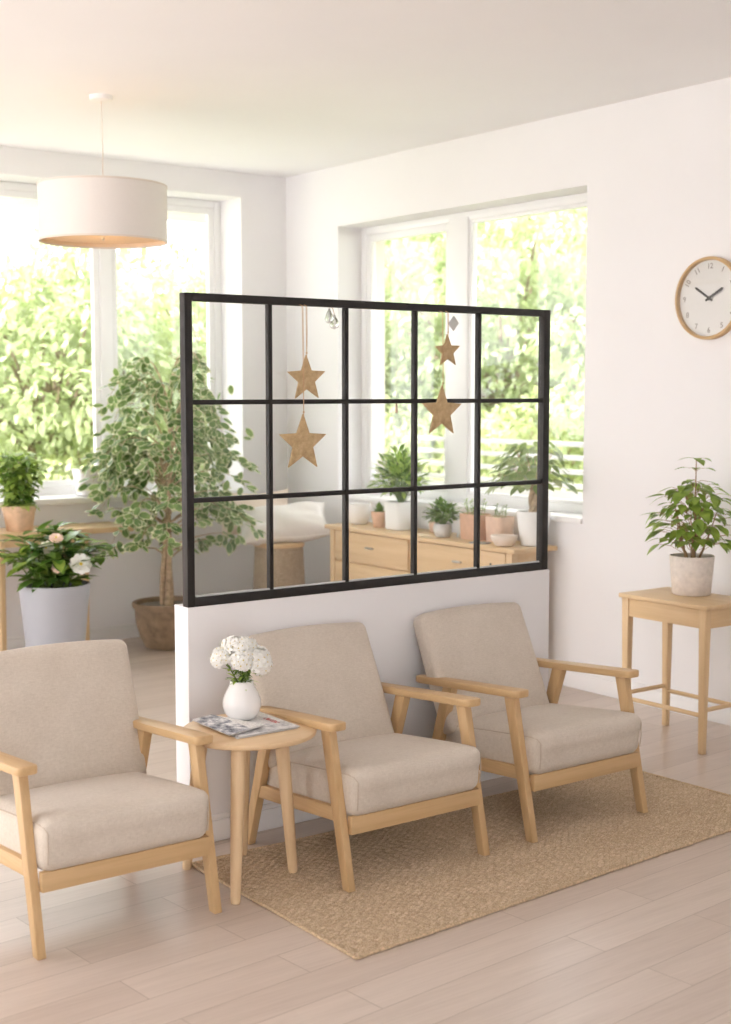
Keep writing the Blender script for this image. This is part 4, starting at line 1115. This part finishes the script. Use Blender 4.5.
def tree(name, label, loc, H, crown, n, Lr, mats, seed, cat='tree', grp=None, trunk=True, low=-.5):
    rs = np.random.RandomState(seed); r = random.Random(seed)
    t = thing(name, label, cat, loc, 0, grp)
    cx_, cz, R, RZ = 0, H-crown[1], crown[0], crown[1]
    m = MB(); blobs = []
    if trunk: m.tube([(0, 0, 0), (.05, .02, cz*.5), (0, .05, cz)], [R*.07, R*.055, R*.03], 10)
    nb = 46
    for k in range(nb):
        a = k*2.39996; zf = 1-2*(k+.5)/nb; zf = max(zf, low); rr = math.sqrt(max(.05, 1-zf*zf)); q = r.uniform(.55, 1.0)
        c = Vector((math.cos(a)*rr*R*q, math.sin(a)*rr*R*q, cz+zf*RZ*q)); blobs.append(c)
        p0 = Vector((0, 0, cz*.55 if trunk else .05)); m.tube([p0, p0.lerp(c, .5)+Vector((0, 0, .08*R)), c], [R*.02, R*.013, R*.005], 5)
    m.build('trunk' if trunk else 'stem', BARKD, t)
    lv = []
    per = int(n*2.0)//nb; br = R*.33
    for c in blobs:
        g = rs.normal(0, 1, (per, 3)); g /= np.linalg.norm(g, axis=1)[:, None]; rad = rs.uniform(.25, 1, per)**.5
        P = g*rad[:, None]*np.array([br, br, br*.62])+np.array(c)
        D = g*.6+rs.normal(0, .45, (per, 3)); D[:, 2] -= .35; U = rs.normal(0, .35, (per, 3)); U[:, 2] += 1
        L = rs.uniform(Lr[0], Lr[1], per)*.72
        for i in range(per): lv.append((P[i], D[i], U[i], L[i], L[i]*.5, .2))
    leaf_cloud('foliage', mats, lv, t, 4, shape='oval', fold=.1)
    return t
T0, T1, T2 = LF_TREE
gz = -.35
BT = 'garden trees beyond the back window'; RT2 = 'garden trees beyond the right window'
tree('garden_tree', 'broad pale green tree filling the left pane of the back window', (5.35, 12.2, gz), 3.35, (1.45, 1.15), 5200, (.10, .20), [T0, T1], 101, grp=BT, low=-.75)
tree('garden_tree', 'yellow green tree behind the right pane of the back window', (8.1, 13.4, gz), 3.6, (1.7, 1.35), 5200, (.10, .20), [T0, T2, T1], 102, grp=BT, low=-.7)
tree('garden_tree', 'distant green tree seen between the two nearer ones through back window', (8.0, 17.5, gz), 3.6, (2.0, 1.5), 3600, (.14, .25), [T0, T1], 103, grp=BT, low=-.7)
tree('garden_shrub', 'bright yellow green shrub low in the back window above the sill planter', (5.35, 11.0, gz), 1.62, (.80, .85), 3200, (.07, .14), [T2, T0], 104, 'shrub', None, False, -.8)
tree('garden_shrub', 'low leafy shrub at the foot of the trees left in the back window', (4.1, 12.0, gz), 1.35, (.7, .75), 2600, (.07, .14), [T0, T1], 105, 'shrub', None, False, -.8)
tree('garden_tree', 'dense green tree filling the wide right pane of the right window', (10.6, 11.6, gz), 4.3, (1.9, 1.9), 7000, (.11, .22), [T1, T0], 106, grp=RT2, low=-.9)
tree('garden_tree', 'green tree behind the narrow left pane of the right window', (11.0, 15.4, gz), 4.6, (2.0, 2.0), 6000, (.13, .24), [T0, T1], 107, grp=RT2, low=-.9)
tree('garden_tree', 'tree next to the window edge, nearest the wall clock', (11.0, 8.6, gz), 4.4, (1.8, 2.0), 4000, (.12, .22), [T1, T0], 108, grp=RT2, low=-.9)
tree('garden_tree', 'tall far tree rising above the others through right window', (15.2, 16.6, gz), 6.2, (2.8, 2.6), 5000, (.18, .32), [T0, T1], 109, grp=RT2, low=-.9)
for i, (x, y, lab) in enumerate(((9.0, 9.6, 'yellow green shrub behind the railing, near the money tree'), (9.2, 11.2, 'pale shrub behind the railing in the wide right pane, beside its yellow neighbour'), (9.3, 13.0, 'pale shrub behind the railing in the narrow left pane'))):
    tree('garden_shrub', lab, (x, y, gz), 1.95, (.95, 1.0), 3200, (.08, .16), [T2, T0] if i == 0 else [T0, T2], 120+i, 'shrub', None, False, -.8)
t = thing('garden_wall', 'low rendered grey beige wall far behind the back garden', 'wall', (6.0, 19.0, gz))
m = MB(); m.box((-6, 0, 0), (6, .2, 1.15), .01); m.build('wall_body', plain('rendered_wall', (.60, .54, .48), .9, .1, var=.1), t); m = MB(); m.box((-6.05, -.04, 1.15), (6.05, .24, 1.22), .01); m.build('coping', STUCCO, t)

# ------------------------------------------------------------------ light and camera
w = bpy.data.worlds.new('sky'); S.world = w; w.use_nodes = True
bg = w.node_tree.nodes['Background']; bg.inputs[0].default_value = (.955, .97, 1.0, 1); bg.inputs[1].default_value = 3.4
def light(name, typ, loc, energy, col, **kw):
    l = bpy.data.lights.new(name, typ); l.energy = energy; l.color = col
    for k, v in kw.items(): setattr(l, k, v)
    o = link(bpy.data.objects.new(name, l)); o.location = loc; return o
sun = light('sun', 'SUN', (0, 0, 12), 7.0, (1, .955, .955), angle=math.radians(2))
sun.rotation_euler = Vector((1.42, -.08, -1.0)).to_track_quat('-Z', 'Y').to_euler()
bulb = light('pendant_bulb', 'POINT', (3.098, 6.352, ZC+LZ0+.13), 1.2, (1, .72, .45), shadow_soft_size=.03)

cam = bpy.data.cameras.new('camera'); co = link(bpy.data.objects.new('camera', cam))
co.location = (0, 0, 1.6); co.rotation_euler = (PI/2-.08780014, 0, -.6405029)
cam.sensor_fit = 'AUTO'; cam.sensor_width = 36; cam.lens = 1368.53*36/1024; cam.clip_start = .05; cam.clip_end = 200
cam.dof.use_dof = True; cam.dof.focus_distance = 4.9; cam.dof.aperture_fstop = 2.8
S.camera = co
S.view_settings.view_transform = 'Standard'
try: S.view_settings.look = 'None'
except Exception: pass
S.view_settings.gamma = 1; S.view_settings.use_curve_mapping = False
S.view_settings.exposure = 0.75
S.cycles.max_bounces = 10; S.cycles.diffuse_bounces = 6; S.cycles.transparent_max_bounces = 16
S.cycles.caustics_reflective = False; S.cycles.caustics_refractive = False
S.cycles.sample_clamp_indirect = 6
